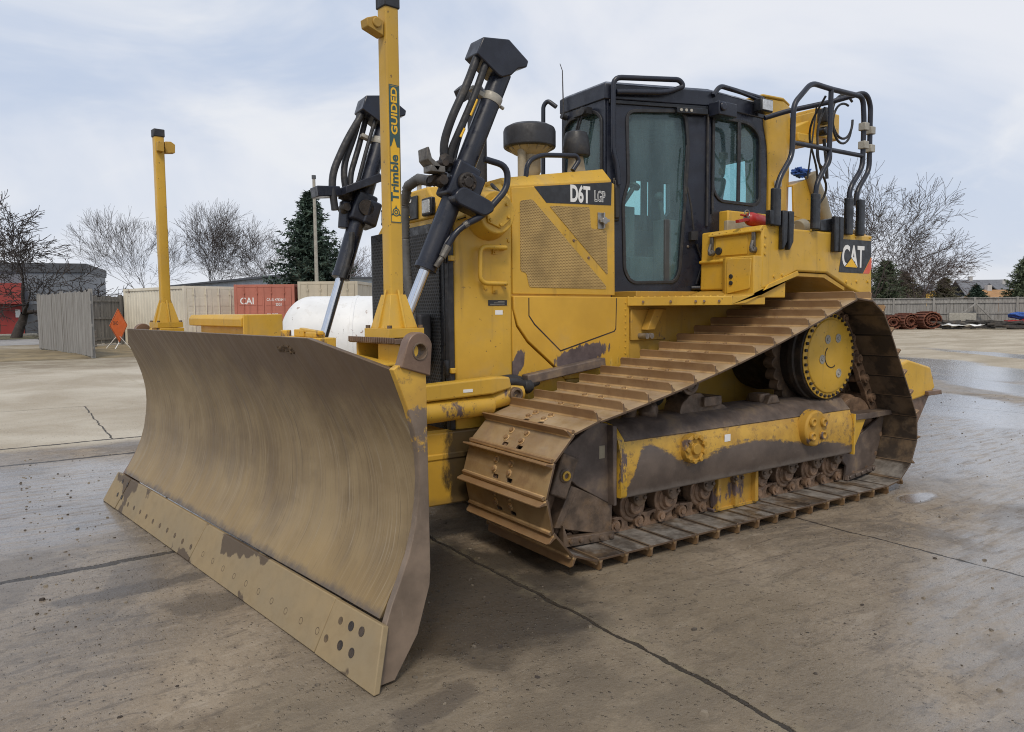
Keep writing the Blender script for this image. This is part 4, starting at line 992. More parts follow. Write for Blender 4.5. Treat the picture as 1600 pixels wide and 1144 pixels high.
# rear guard rail of black tube with strap posts
ry = 1.22
m = MB()
m.tube([(-.415, ry, 2.38), (-.455, ry, 2.50), (-.605, ry, 2.68), (-.610, ry, 3.07), (-.83, ry, 3.262), (-1.09, ry, 3.255), (-1.54, ry, 3.262), (-1.565, ry, 3.07), (-1.560, ry, 2.69), (-1.385, ry, 2.50), (-1.375, ry, 2.38)], .021, 14, .07)
m.tube([(-1.09, ry, 3.255), (-1.085, ry, 2.70), (-.925, ry, 2.50), (-.915, ry, 2.38)], .020, 14, .07)
m.tube([(-.61, ry, 2.782), (-1.565, ry, 2.782)], .018, 12)
rl = m.build('guard_rail', 'navy', DZ)
m = MB()
m.tube([(-1.56, 1.17, 2.38), (-1.57, 1.17, 2.50), (-1.745, 1.17, 2.69), (-1.74, 1.17, 3.24), (-1.66, 1.17, 3.33), (-1.45, 1.02, 3.26), (-1.12, .80, 3.18), (-.95, .70, 3.12)], .021, 14, .07)
m.build('guard_rail', 'navy', DZ)
for x, z0, z1 in ((-.415, 2.14, 2.42), (-.915, 2.14, 2.42), (-1.375, 2.12, 2.42), (-1.545, 2.12, 2.42)): MB().prism(rounded([(x-.043, ry-.022), (x+.043, ry-.022), (x+.043, ry+.026), (x-.043, ry+.026)], .02), 'z', z0, z1).build('rail_post', 'black', rl, 0.008)
MB().prism([(-.335, 2.145), (-.455, 2.145), (-.455, 2.255), (-.335, 2.255)], 'y', ry-.03, ry+.02).build('rail_foot', 'black', rl, 0.008)
MB().prism([(-1.02, 2.137), (-1.02, 2.22), (-1.20, 2.25), (-1.20, 2.137)], 'y', 1.12, 1.20).build('rail_foot', 'black', rl, 0.008)
for xa in (-.478, -.555): MB().prism([(xa, 2.26), (xa-.062, 2.26), (xa-.060, 2.03), (xa-.018, 1.965), (xa, 1.965)], 'y', 1.205, 1.245).build('mounting_strap', 'black', rl, 0.008)
for xa in (-1.155, -1.222): MB().prism([(xa, 2.26), (xa-.058, 2.255), (xa-.058, 1.975), (xa, 1.972)], 'y', 1.205, 1.245).build('mounting_strap', 'black', rl, 0.008)
for x, y in ((-1.563, ry), (-1.742, 1.17)):
    for z in (3.02, 2.87): MB().box(x-.032, x+.032, y-.03, y+.034, z-.032, z+.032).build('rail_clamp', 'clamp', rl, 0.006)

# roll-over post, winch head, hoses behind the cab
m = MB()
m.loft([[Vector((x0, .56, z)), Vector((x0-w*.55, .58, z)), Vector((x0-w, .50, z)), Vector((x0-w, .30, z)), Vector((x0, .30, z))] for x0, w, z in ((-1.21, .36, 2.13), (-1.215, .36, 2.60), (-1.185, .40, 2.95), (-1.13, .46, 3.12), (-1.11, .46, 3.35))])
m.loft([[Vector((x0, .57, z)), Vector((x0-w*.55, .59, z)), Vector((x0-w, .50, z)), Vector((x0-w, .29, z)), Vector((x0, .29, z))] for x0, w, z in ((-1.09, .48, 3.35), (-1.09, .48, 3.375))])
m.loft([[Vector((x0, -y, z)) for x0, y in ((-1.2, .3), (-1.2, .56), (-1.56, .56), (-1.56, .3))] for z in (2.13, 3.36)])
m.box(-1.56, -1.14, -.30, .30, 3.20, 3.355)
rp = m.build('rollover_post', 'yellow', DZ, 0.012, seg=3)
MB().box(-1.26, -1.36, .5785, .582, 2.60, 2.645).build('sticker', 'clamp', rp)
m = MB(); m.box(-2.16, -1.84, .30, .62, 3.09, 3.33); m.box(-2.08, -1.88, .34, .58, 3.33, 3.37); m.box(-1.86, -1.56, .33, .60, 3.02, 3.10); m.bar((-1.6, .45, 3.10), (-1.85, .45, 3.2), .15, .12)
wh = m.build('winch_valve', 'yellow', DZ, 0.012, seg=3)
m = MB(); m.box(-1.92, -1.80, .62, .72, 3.20, 3.33); m.cyl((-1.85, .62, 3.13), (-1.85, .70, 3.13), .04, n=14); m.build('valve_motor', 'black', wh, 0.01)
m = MB()
m.tube([(-1.95, .60, 3.08), (-1.96, .62, 2.90), (-1.98, .62, 2.72)], .016, 8)
def loop(c, r, a0, a1, y, n=24): return [(c[0]+r*math.cos(R(a0+(a1-a0)*k/n)), y+.0012*k, c[1]+r*1.1*math.sin(R(a0+(a1-a0)*k/n))) for k in range(n+1)]
m.tube(loop((-1.78, 3.20), .17, -180, 130, .88), .011, 8); m.tube(loop((-1.62, 3.10), .15, -170, 110, .98), .010, 8); m.tube(loop((-1.45, 2.85), .12, -200, 20, .92), .010, 8)
m.tube([(-1.42, .95, 3.22), (-1.36, .92, 3.05), (-1.42, .90, 2.75), (-1.62, .88, 2.55), (-1.50, .8, 2.35)], .010, 8, .12)
m.tube([(-1.05, 1.20, 3.20), (-1.10, 1.0, 2.98), (-1.35, .95, 2.66), (-1.40, .9, 2.40)], .009, 8, .15)
m.tube([(-1.35, .92, 3.24), (-1.32, .90, 2.9), (-1.30, .88, 2.62)], .007, 8)
m.build('valve_hoses', 'rubber', wh)
m = MB(); m.prism([(-1.52, 2.35), (-1.50, 2.62), (-1.72, 2.70), (-1.86, 2.38), (-1.80, 2.30)], 'y', .58, .60); m.prism([(-1.50, 2.62), (-1.72, 2.70), (-1.72, 2.69), (-1.50, 2.61)], 'y', .40, .60)
m.prism([(-1.26, 2.14), (-1.30, 2.36), (-1.86, 2.32), (-1.86, 2.14)], 'y', .45, .60); m.build('rear_bracket', 'yellow', DZ, 0.006)
m = MB(); m.tube([(-1.72, .62, 2.74), (-1.86, .64, 2.50), (-1.98, .66, 2.24)], [.055, .062, .05], 14); m.build('hose_sleeve', 'beige', DZ)
m = MB(); m.blob((-2.0, .70, 2.28), .09, 2, .5, 3, (1.2, .7, .8)); m.blob((-2.08, .70, 2.20), .07, 2, .5, 3); m.build('hose_bundle', 'rubber', DZ)

# ---------------------------------------------------------------- tracks
C1, C2, C3 = (1.620, .475, .410), (-.985, 1.135, .455), (-1.450, .475, .410)      # idlers and sprocket: x, z, radius at the shoe plate
def tangent(a, b):
    """outer tangent points of two circles, path running with the outside on its left"""
    d = Vector((b[0]-a[0], b[1]-a[1])); L = d.length; d /= L
    k = (a[2]-b[2])/L; h = math.sqrt(1-k*k); n_ = Vector((d.x*k-d.y*h, d.y*k+d.x*h))
    return Vector((a[0]+n_.x*a[2], a[1]+n_.y*a[2])), Vector((b[0]+n_.x*b[2], b[1]+n_.y*b[2]))
def arc(c, p, q_, n=40):
    a0 = math.atan2(p.y-c[1], p.x-c[0]); a1 = math.atan2(q_.y-c[1], q_.x-c[0])
    while a1 < a0: a1 += 2*PI
    return [Vector((c[0]+c[2]*math.cos(a0+(a1-a0)*k/n), c[1]+c[2]*math.sin(a0+(a1-a0)*k/n))) for k in range(n+1)]
def neg(t): return t
# anticlockwise seen from the near side with x to the right: bottom run forward, round the front idler, up and back, down to the rear
def tang_right(a, b):
    d = Vector((b[0]-a[0], b[1]-a[1])); L = d.length; d /= L
    k = (a[2]-b[2])/L; h = math.sqrt(1-k*k); n_ = Vector((d.x*k+d.y*h, d.y*k-d.x*h))
    return Vector((a[0]+n_.x*a[2], a[1]+n_.y*a[2])), Vector((b[0]+n_.x*b[2], b[1]+n_.y*b[2]))
b0, b1 = tang_right(C3, C1); u0, u1 = tang_right(C1, C2); r0_, r1_ = tang_right(C2, C3)
path = [b0.lerp(b1, k/60) for k in range(61)] + arc(C1, b1, u0)
for k in range(1, 60):
    s_ = k/60; p = u0.lerp(u1, s_); p.y -= .055*4*s_*(1-s_); path.append(p)
path += arc(C2, u1, r0_) + [r0_.lerp(r1_, k/30) for k in range(1, 30)] + arc(C3, r1_, b0)
cum = [0.0]
for a, b in zip(path, path[1:]): cum.append(cum[-1]+(b-a).length)
TOT = cum[-1]; NSH = round(TOT/.2035); PITCH_S = TOT/NSH
def at_len(s_):
    s_ %= TOT
    lo = 0
    for k in range(1, len(cum)):
        if cum[k] >= s_: lo = k-1; break
    a, b = path[lo], path[lo+1]; L = max(1e-9, cum[lo+1]-cum[lo])
    return a.lerp(b, (s_-cum[lo])/L)
def frame_at(s_, half=.085):
    p, q_ = at_len(s_-half), at_len(s_+half); c = at_len(s_)
    t = (q_-p).normalized(); n_ = Vector((t.y, -t.x))           # outward
    c = (p+q_)/2*.35+c*.65
    return Vector((c.x, 0, c.y)), Vector((t.x, 0, t.y)), Vector((n_.x, 0, n_.y))
# one shoe: local x along the travel, y across (0 = inner end), z outward
HW = .447
m = MB()
slots = [[(-.082, s_*.075-.028), (-.058, s_*.075-.028), (-.058, s_*.075+.028), (-.082, s_*.075+.028)] for s_ in (-1, 1)]
m.plate(rounded([(-.112, -HW), (.098, -HW), (.098, HW), (-.112, HW)], .012, 2), [rounded(s_, .009, 3) for s_ in slots], 'z', -.014, 0)
m.loft([[Vector((x, y, z)) for x, z in ((.062, -.001), (.066, .008), (.071, zt), (.081, zt), (.085, .008), (.090, -.001))] for y, zt in ((-HW, .050), (-HW+.018, .063), (HW-.018, .063), (HW, .050))])
m.loft([[Vector((x, y, z)) for x, z in ((-.118, -.004), (-.118, .010), (-.106, .020), (-.094, .012), (-.090, -.002))] for y in (-HW+.012, HW-.012)])
for x in (-.030, .028):
    for y in (-.10, .06): m.tube([(x, y, 0), (x, y, .018)], .016, 6); m.tube([(x, y, 0), (x, y, .004)], .024, 12)
proto = m.build('track_shoe', 'shoe', None, 0.003)
# one chain link pair with pin, same local axes (z outward)
def link_geo(m, Mx):
    for s_ in (-1, 1):
        y0 = s_*.100
        outl = rounded([(-.125, -.035), (-.105, -.118), (.0, -.105), (.105, -.118), (.125, -.035), (.10, -.014), (-.10, -.014)], .025, 3)
        out2 = [(p[0], p[1]) for p in outl]
        M2 = Mx
        m.plate([(p[0], p[1]) for p in out2], [circ(-.050, -.060, .026, 12, .034), circ(.050, -.060, .026, 12, .034)], 'y', y0-.020, y0+.020, M2)
        for x in (-.1015,):
            m.tube([Mx @ Vector((x, y0+s_*.012, -.066)), Mx @ Vector((x, y0+s_*.050, -.066))], .038, 14)
            m.tube([Mx @ Vector((x, y0+s_*.050, -.066)), Mx @ Vector((x, y0+s_*.062, -.066))], .020, 10)
    m.tube([Mx @ Vector((-.1015, -.09, -.070)), Mx @ Vector((-.1015, .09, -.070))], .034, 12)
YT = 1.150
m = MB(); S0 = 0.0
# phase so that a grouser meets the ground at x = 1.634
sx = b1.x-1.634; s_b1 = cum[60]; S0 = (s_b1-sx-.071) % PITCH_S
mats = []
for k in range(NSH):
    c, t, n_ = frame_at(S0+k*PITCH_S)
    mats.append(Matrix(((t.x, 0, n_.x, c.x), (0, 1, 0, YT), (t.z, 0, n_.z, c.z), (0, 0, 0, 1))))
for Mx in mats: link_geo(m, Mx)
track = m.build('track', 'chain', DZ)
for k, Mx in enumerate(mats):
    o = proto if k == 0 else proto.copy()
    if k: COL.objects.link(o)
    o.parent = track; o.matrix_local = Mx

# roller frame
m = MB()
sec_y = [(1.405, .340), (1.415, .355), (1.415, .60), (1.385, .70), (1.31, .775), (1.20, .800), (1.02, .795), (.93, .70), (.92, .340)]
m.prism(sec_y, 'x', -1.20, 1.28)
frm = m.build('roller_frame', 'frame_side', DZ, 0.006)
m = MB()
m.prism([(y+(.006 if y > 1.2 else -.006), z+.006) for y, z in sec_y], 'x', 1.275, 1.325)
m.prism([(-1.20, .335), (-1.20, .599), (-1.46, .599), (-1.28, .335)], 'y', 1.312, 1.372)
m.box(-1.215, -1.195, 1.20, 1.43, .33, .66)
m.build('frame_end', 'yellow_worn', frm, 0.005)
m = MB(); m.prism([(-1.22, .60), (-1.22, .645), (-1.86, .640), (-1.92, .62), (-1.86, .600), (-1.5, .592)], 'y', 1.25, 1.39); m.build('guide_bar', 'frame_top', frm, 0.004)
m = MB(); m.prism([(y+.003, z+.004) for y, z in ((1.39, .695), (1.312, .776), (1.20, .802), (1.02, .797), (.94, .70))]+[(.95, .65), (1.36, .66)], 'x', -1.19, 1.27)
m.build('frame_top', 'frame_top', frm)
m = MB(); m.prism([(1.805, .545), (1.795, .640), (1.47, .835), (1.365, .812), (1.350, .300), (1.62, .455), (1.72, .545)], 'y', 1.300, 1.345)
m.prism([(1.34, .80), (1.34, .30), (1.365, .30), (1.375, .81)], 'y', 1.10, 1.40)
gd = m.build('idler_guard', 'frame_top', frm, 0.006)
m = MB(); m.prism([(1.62, .445), (1.735, .225), (1.735, .205), (1.33, .095), (1.325, .300)], 'y', 1.310, 1.340); m.prism([(1.735, .235), (1.735, .095), (1.33, .075), (1.325, .130), (1.70, .150)], 'y', 1.31, 1.365)
m.prism([(1.66, .46), (1.79, .22), (1.74, .21), (1.61, .44)], 'y', 1.22, 1.345)
lowg = m.build('track_guard', 'undercarriage', frm, 0.005)
m = MB()
for k in range(5): m.lathe([(.018, 0), (.016, .012), (0, .016)], (1.68-.08*k, 1.365, .125-.006*k), (0, 1, 0), 10)
m.build('guard_bolts', 'undercarriage', lowg)
m = MB(); m.bar((1.70, 1.30, .66), (1.80, 1.30, .42), .20, .13); m.cyl((1.75, 1.30, .545), (1.75, 1.41, .545), .045, n=16)
yb = m.build('idler_yoke', 'undercarriage', frm, 0.012)
m = MB(); m.lathe([(.030, 0), (.030, .012), (.018, .014), (.016, .004), (0, .004)], (1.75, 1.405, .545), (0, 1, 0), 18); m.build('yoke_bolt', 'yellow_worn', yb)
MB().box(1.395, 1.44, 1.3455, 1.3475, .60, .68).build('sticker', 'beige', gd)
m = MB(); m.box(.30, .36, 1.4155, 1.4175, .60, .65); m.build('sticker', 'white_lettering', frm)
# bolted pivots on the frame's side
m = MB(); m.lathe([(.10, 0), (.098, .05), (.075, .06), (.070, .045), (.040, .045), (.036, .070), (0, .070)], (.695, 1.405, .595), (0, 1, 0), 28)
for k in range(9): m.tube([(.695+.082*math.cos(R(40*k)), 1.44, .595+.082*math.sin(R(40*k))), (.695+.082*math.cos(R(40*k)), 1.475, .595+.082*math.sin(R(40*k)))], .018, 6)
m.build('frame_pivot', 'grimy', frm, 0.003)
m = MB(); m.lathe([(.140, 0), (.138, .07), (.125, .082), (0, .082)], (-.62, 1.395, .605), (0, 1, 0), 32)
for a in (40, 150, 220, 320): m.lathe([(.035, 0), (.033, .022), (.020, .024), (.018, .012), (0, .012)], (-.62+.085*math.cos(R(a)), 1.477, .605+.085*math.sin(R(a))), (0, 1, 0), 18)
m.build('frame_pivot', 'grimy', frm, 0.004)
m = MB()
m.prism(rounded([(.62, .78), (.60, .86), (.50, .93), (.40, .93), (.30, .84), (.16, .83), (.10, .78)], .03), 'y', 1.08, 1.24); m.box(.22, .40, 1.05, 1.27, .83, .90)
for k in range(4): m.bolt((.14+.05*k, 1.18+.02*k, .83), (0, 0, 1), .02, .03)
m.lathe([(.05, 0), (.05, .12), (.03, .13), (0, .13)], (1.02, 1.15, .80), (0, .3, 1), 16); m.blob((.86, 1.18, .83), .07, 2, .4, 3)
m.build('saddle_cap', 'undercarriage', frm, 0.012)
m = MB(); m.box(-.40, -.28, 1.10, 1.22, .80, .87); m.prism([(-.30, .79), (-.34, .86), (-.42, .86), (-.46, .79)], 'y', 1.05, 1.27); m.build('lifting_eye', 'undercarriage', frm, 0.012)
m = MB(); m.lathe([(.085, 0), (.085, .02), (.070, .03), (.070, .05), (.055, .06), (.055, .22), (.085, .235), (.085, .26)], (.51, 1.24, 1.005), (0, -1, 0), 28)
m.lathe([(.060, 0), (.058, .014), (.045, .016), (.040, .008), (.022, .008), (.020, .018), (0, .018)], (.51, 1.238, 1.005), (0, 1, 0), 24)
m.bar((.51, 1.06, 1.0), (.46, 1.06, .80), .08, .10, (0, 1, 0)); m.build('carrier_roller', 'undercarriage', frm, 0.003)
# bottom rollers, mid guard
rx = [1.09, .78, .43, .12, -.20, -.52, -.84, -1.12]
for x in rx:
    m = MB(); m.lathe([(.070, -.22), (.105, -.20), (.105, -.15), (.085, -.145), (.085, -.06), (.085, .06), (.085, .145), (.112, .15), (.112, .225), (.100, .232), (.080, .226), (.076, .240), (.058, .242), (.052, .268), (.030, .270), (.028, .262), (0, .262)], (x, YT-.10, .238), (0, 1, 0), 30)
    o = m.build('track_roller', 'chain', frm, 0.003)
    m = MB(); m.prism([(x-.06, .345), (x-.05, .275), (x-.02, .245), (x+.02, .245), (x+.05, .275), (x+.06, .345)], 'y', YT+.13, YT+.20); m.bolt((x-.035, YT+.20, .30), (0, 1, 0), .016, .014); m.bolt((x+.035, YT+.20, .30), (0, 1, 0), .016, .014)
    m.build('roller_bracket', 'undercarriage', o, 0.008)
m = MB(); m.prism([(.37, .342), (-.12, .342), (-.10, .115), (-.06, .095), (.30, .095), (.345, .110)], 'y', 1.285, 1.315)
for x in (.33, .14, -.08): m.prism([(x-.014, .338), (x+.014, .338), (x+.02, .10), (x-.02, .10)], 'y', 1.31, 1.355)
m.prism([(.37, .105), (-.12, .105), (-.11, .08), (.36, .08)], 'y', 1.25, 1.33); m.box(-.09, .33, 1.31, 1.33, .31, .341)
m.build('roller_guard', 'grimy', frm, 0.004)
m = MB(); m.prism([(-1.21, .33), (-1.86, .60), (-1.80, .38), (-1.70, .12), (-1.28, .065), (-1.30, .20), (-1.24, .25)], 'y', 1.285, 1.31)
m.prism([(-1.27, .085), (-1.70, .130), (-1.71, .165), (-1.28, .125)], 'y', 1.31, 1.345)
for k in range(5): m.lathe([(.020, 0), (.018, .012), (0, .016)], (-1.30-.085*k, 1.345, .115+.008*k), (0, 1, 0), 10)
m.build('track_guard', 'frame_top', frm, 0.005)
# idler wheels
def wheel(x, z, r, nm):
    m = MB(); m.lathe([(.06, -.14), (.06, -.11), (r-.09, -.10), (r-.05, -.12), (r-.02, -.12), (r-.02, -.05), (r, -.045), (r, .045), (r-.02, .05), (r-.02, .12), (r-.05, .12), (r-.09, .10), (.10, .09), (.09, .15), (0, .15)], (x, YT, z), (0, 1, 0), 48)
    return m.build(nm, 'chain', DZ, 0.003)
wheel(C1[0], C1[1], .300, 'front_idler'); wheel(C3[0], C3[1], .310, 'rear_idler')
# sprocket and final drive
m = MB(); NTH = 25; ring_ = []
for k in range(NTH*6):
    a = 2*PI*k/(NTH*6); ph = (k % 6)/6; rr_ = .392+.048*max(0, math.sin(PI*ph)) if ph > .15 else .392
    ring_.append((C2[0]+rr_*math.cos(a), C2[1]+rr_*math.sin(a)))
m.plate(ring_, [circ(C2[0], C2[1], .26, 40)], 'y', 1.030, 1.115)
spr = m.build('sprocket', 'undercarriage', DZ, 0.003)
m = MB(); m.lathe([(.30, -.16), (.335, -.10), (.345, .0), (.365, .01), (.365, .055), (.35, .06), (.350, .118), (.342, .126), (.342, .134), (.300, .136)], (C2[0], 1.19, C2[1]), (0, 1, 0), 64)
fd = m.build('final_drive', 'dark_grease', spr, 0.003)
m = MB(); m.lathe([(.3415, -.004), (.3415, .010), (.298, .012), (.292, .022), (.280, .026), (.15, .030), (.0, .031)], (C2[0], 1.318, C2[1]), (0, 1, 0), 72)
hc = m.build('hub_cover', 'yellow', fd, 0.002)
m = MB()
for k in range(36): m.tube([(C2[0]+.321*math.cos(R(10*k)), 1.328, C2[1]+.321*math.sin(R(10*k))), (C2[0]+.321*math.cos(R(10*k)), 1.344, C2[1]+.321*math.sin(R(10*k)))], .0135, 6)
m.build('hub_bolts', 'dark_grease', hc)
for dx, dz in ((.055, .135), (-.085, .14), (.125, -.02), (-.10, -.14)): MB().lathe([(.036, 0), (.036, .003), (.028, .003), (.026, -.004), (.012, -.004), (.011, .008), (0, .008)], (C2[0]+dx, 1.349, C2[1]+dz), (0, 1, 0), 22).build('hub_plug', 'clamp', hc)
m = MB(); m.tube([(C2[0]+.09*math.cos(R(a)), 1.350, C2[1]+.09*math.sin(R(a))) for a in range(-120, 60, 12)], .004, 6); m.build('hub_marking', 'dark_grease', hc)
m = MB(); m.lathe([(.30, 0), (.32, .10), (.30, .28), (.33, .42), (.33, .50)], (C2[0], .585, C2[1]), (0, 1, 0), 40); m.build('drive_housing', 'dark_grease', DZ, 0.006)
MB().lathe([(.16, 0), (.16, .15), (.12, .17), (0, .17)], (-.05, .585, .66), (0, 1, 0), 28).build('pivot_cap', 'dark_grease', DZ, 0.006)
MB().lathe([(.10, 0), (.09, .12), (0, .13)], (.30, .585, .86), (0, 1, 0), 22).build('pivot_cap', 'dark_grease', DZ, 0.006)

# ripper beam at the rear
m = MB(); m.prism([(-2.48, .98), (-2.62, 1.02), (-3.04, .93), (-3.14, .72), (-3.02, .66), (-2.55, .60), (-2.46, .70)], 'y', -1.10, 1.10)
rb = m.build('ripper_beam', 'yellow', DZ, 0.02, seg=3)
m = MB(); m.bar((-2.05, .35, .85), (-2.6, .35, .85), .16, .25); m.bar((-2.05, -.35, .85), (-2.6, -.35, .85), .16, .25); m.box(-2.2, -2.04, -.6, .6, .6, 1.25); m.build('ripper_link', 'yellow_dull', DZ, 0.015)
for yo in (0, -1.0, -2.0):
    m = MB(); m.prism([(-2.94, .70), (-3.18, .70), (-3.20, .655), (-2.94, .655)], 'y', .90+yo, 1.14+yo if yo == 0 else 1.10+yo); m.prism([(-2.62, .66), (-3.12, .66), (-2.90, .38), (-2.76, .22), (-2.70, .24)], 'y', .96+yo, 1.06+yo); m.cyl((-3.14, 1.0+yo, .80), (-3.20, 1.0+yo, .80), .05, n=16)
    m.build('ripper_shank', 'lug', rb, 0.006)

# bolts and small fittings: one object each
def split_loose(o, name):
    me = o.data; par = o.parent; n = len(me.vertices); root = list(range(n))
    def find(i):
        while root[i] != i: root[i] = root[root[i]]; i = root[i]
        return i
    for e in me.edges:
        a, b = find(e.vertices[0]), find(e.vertices[1])
        if a != b: root[a] = b
    groups_ = {}
    for p in me.polygons: groups_.setdefault(find(p.vertices[0]), []).append(p)
    for ps in groups_.values():
        idx = sorted({v for p in ps for v in p.vertices}); mp = {v: k for k, v in enumerate(idx)}
        mesh_obj(name, [tuple(me.vertices[v].co) for v in idx], [[mp[v] for v in p.vertices] for p in ps], me.materials[0], par).data.set_sharp_from_angle(angle=R(38))
    bpy.data.objects.remove(o, do_unlink=True)
for nm_, new_ in (('tank_bolts', 'tank_bolt'), ('hub_bolts', 'hub_bolt'), ('bolt_sockets', 'bolt_socket'), ('base_bolts', 'base_bolt'), ('hose_marking', 'hose_mark'), ('edge_bolts', 'edge_bolt'), ('panel_bolts', 'panel_bolt'), ('door_bolts', 'door_bolt'), ('step_bolts', 'step_bolt'), ('hinge_bolts', 'hinge_bolt'), ('guard_bolts', 'guard_bolt'), ('grease_fittings', 'grease_fitting'), ('frame_end', 'frame_end')):
    for o in [x for x in bpy.data.objects if x.name.split('.')[0] == nm_ and x.parent and not (x.parent.scale.y < 0)]: split_loose(o, new_)
# far side: mirrored copies of the running gear
for o in (track, frm, spr):
    c = clone(o, DZ); c.scale = (1, -1, 1)
for o in [x for x in list(DZ.children) if x.name.startswith(('front_idler', 'rear_idler', 'drive_housing'))]:
    c = clone(o, DZ); c.scale = (1, -1, 1)

# no deeper than thing > part > sub-part: a sub-part with pieces of its own becomes a part
def depth_of(o):
    k = 0
    while o.parent: o = o.parent; k += 1
    return k
bpy.context.view_layer.update()
again = True
while again:
    again = False
    for o in list(bpy.data.objects):
        if o.parent and depth_of(o) == 2 and o.children:
            p_ = o.parent; mw = p_.matrix_local @ o.matrix_local
            o.parent = p_.parent; o.matrix_local = mw; again = True

# things lying on the machine
fe = thing('fire_extinguisher', 'red fire extinguisher lying in front of the black rail posts beside the cab window', 'fire extinguisher', (-.47, .92, 2.14)); fe.scale = (.80, .80, .80)
m = MB(); m.lathe([(.0, 0), (.05, .012), (.066, .05), (.066, .26), (.05, .30), (.02, .32)], (-.20, .04, .085), (1, .15, .05), 24); m.build('bottle', 'red', fe, 0.003)
m = MB(); m.bar((.10, .09, .09), (.30, .12, .055), .04, .03); m.bar((.10, .09, .115), (.22, .10, .125), .03, .015); m.build('lever', 'red', fe, 0.004)
m = MB(); m.cyl((.08, .085, .09), (.15, .095, .10), .024, n=12); m.tube(loop((.14, .14), .03, 0, 360, .10, 16), .006, 6); m.build('valve', 'steel', fe)
rag = MB().blob((0, 0, 0), .065, 3, .9, 6, (1.4, .8, .6)).build('rag', 'blue_cloth', None, loc=(-1.66, .56, 2.755))
tag(rag, 'crumpled blue rag stuffed on the yellow bracket behind the cab', 'rag')

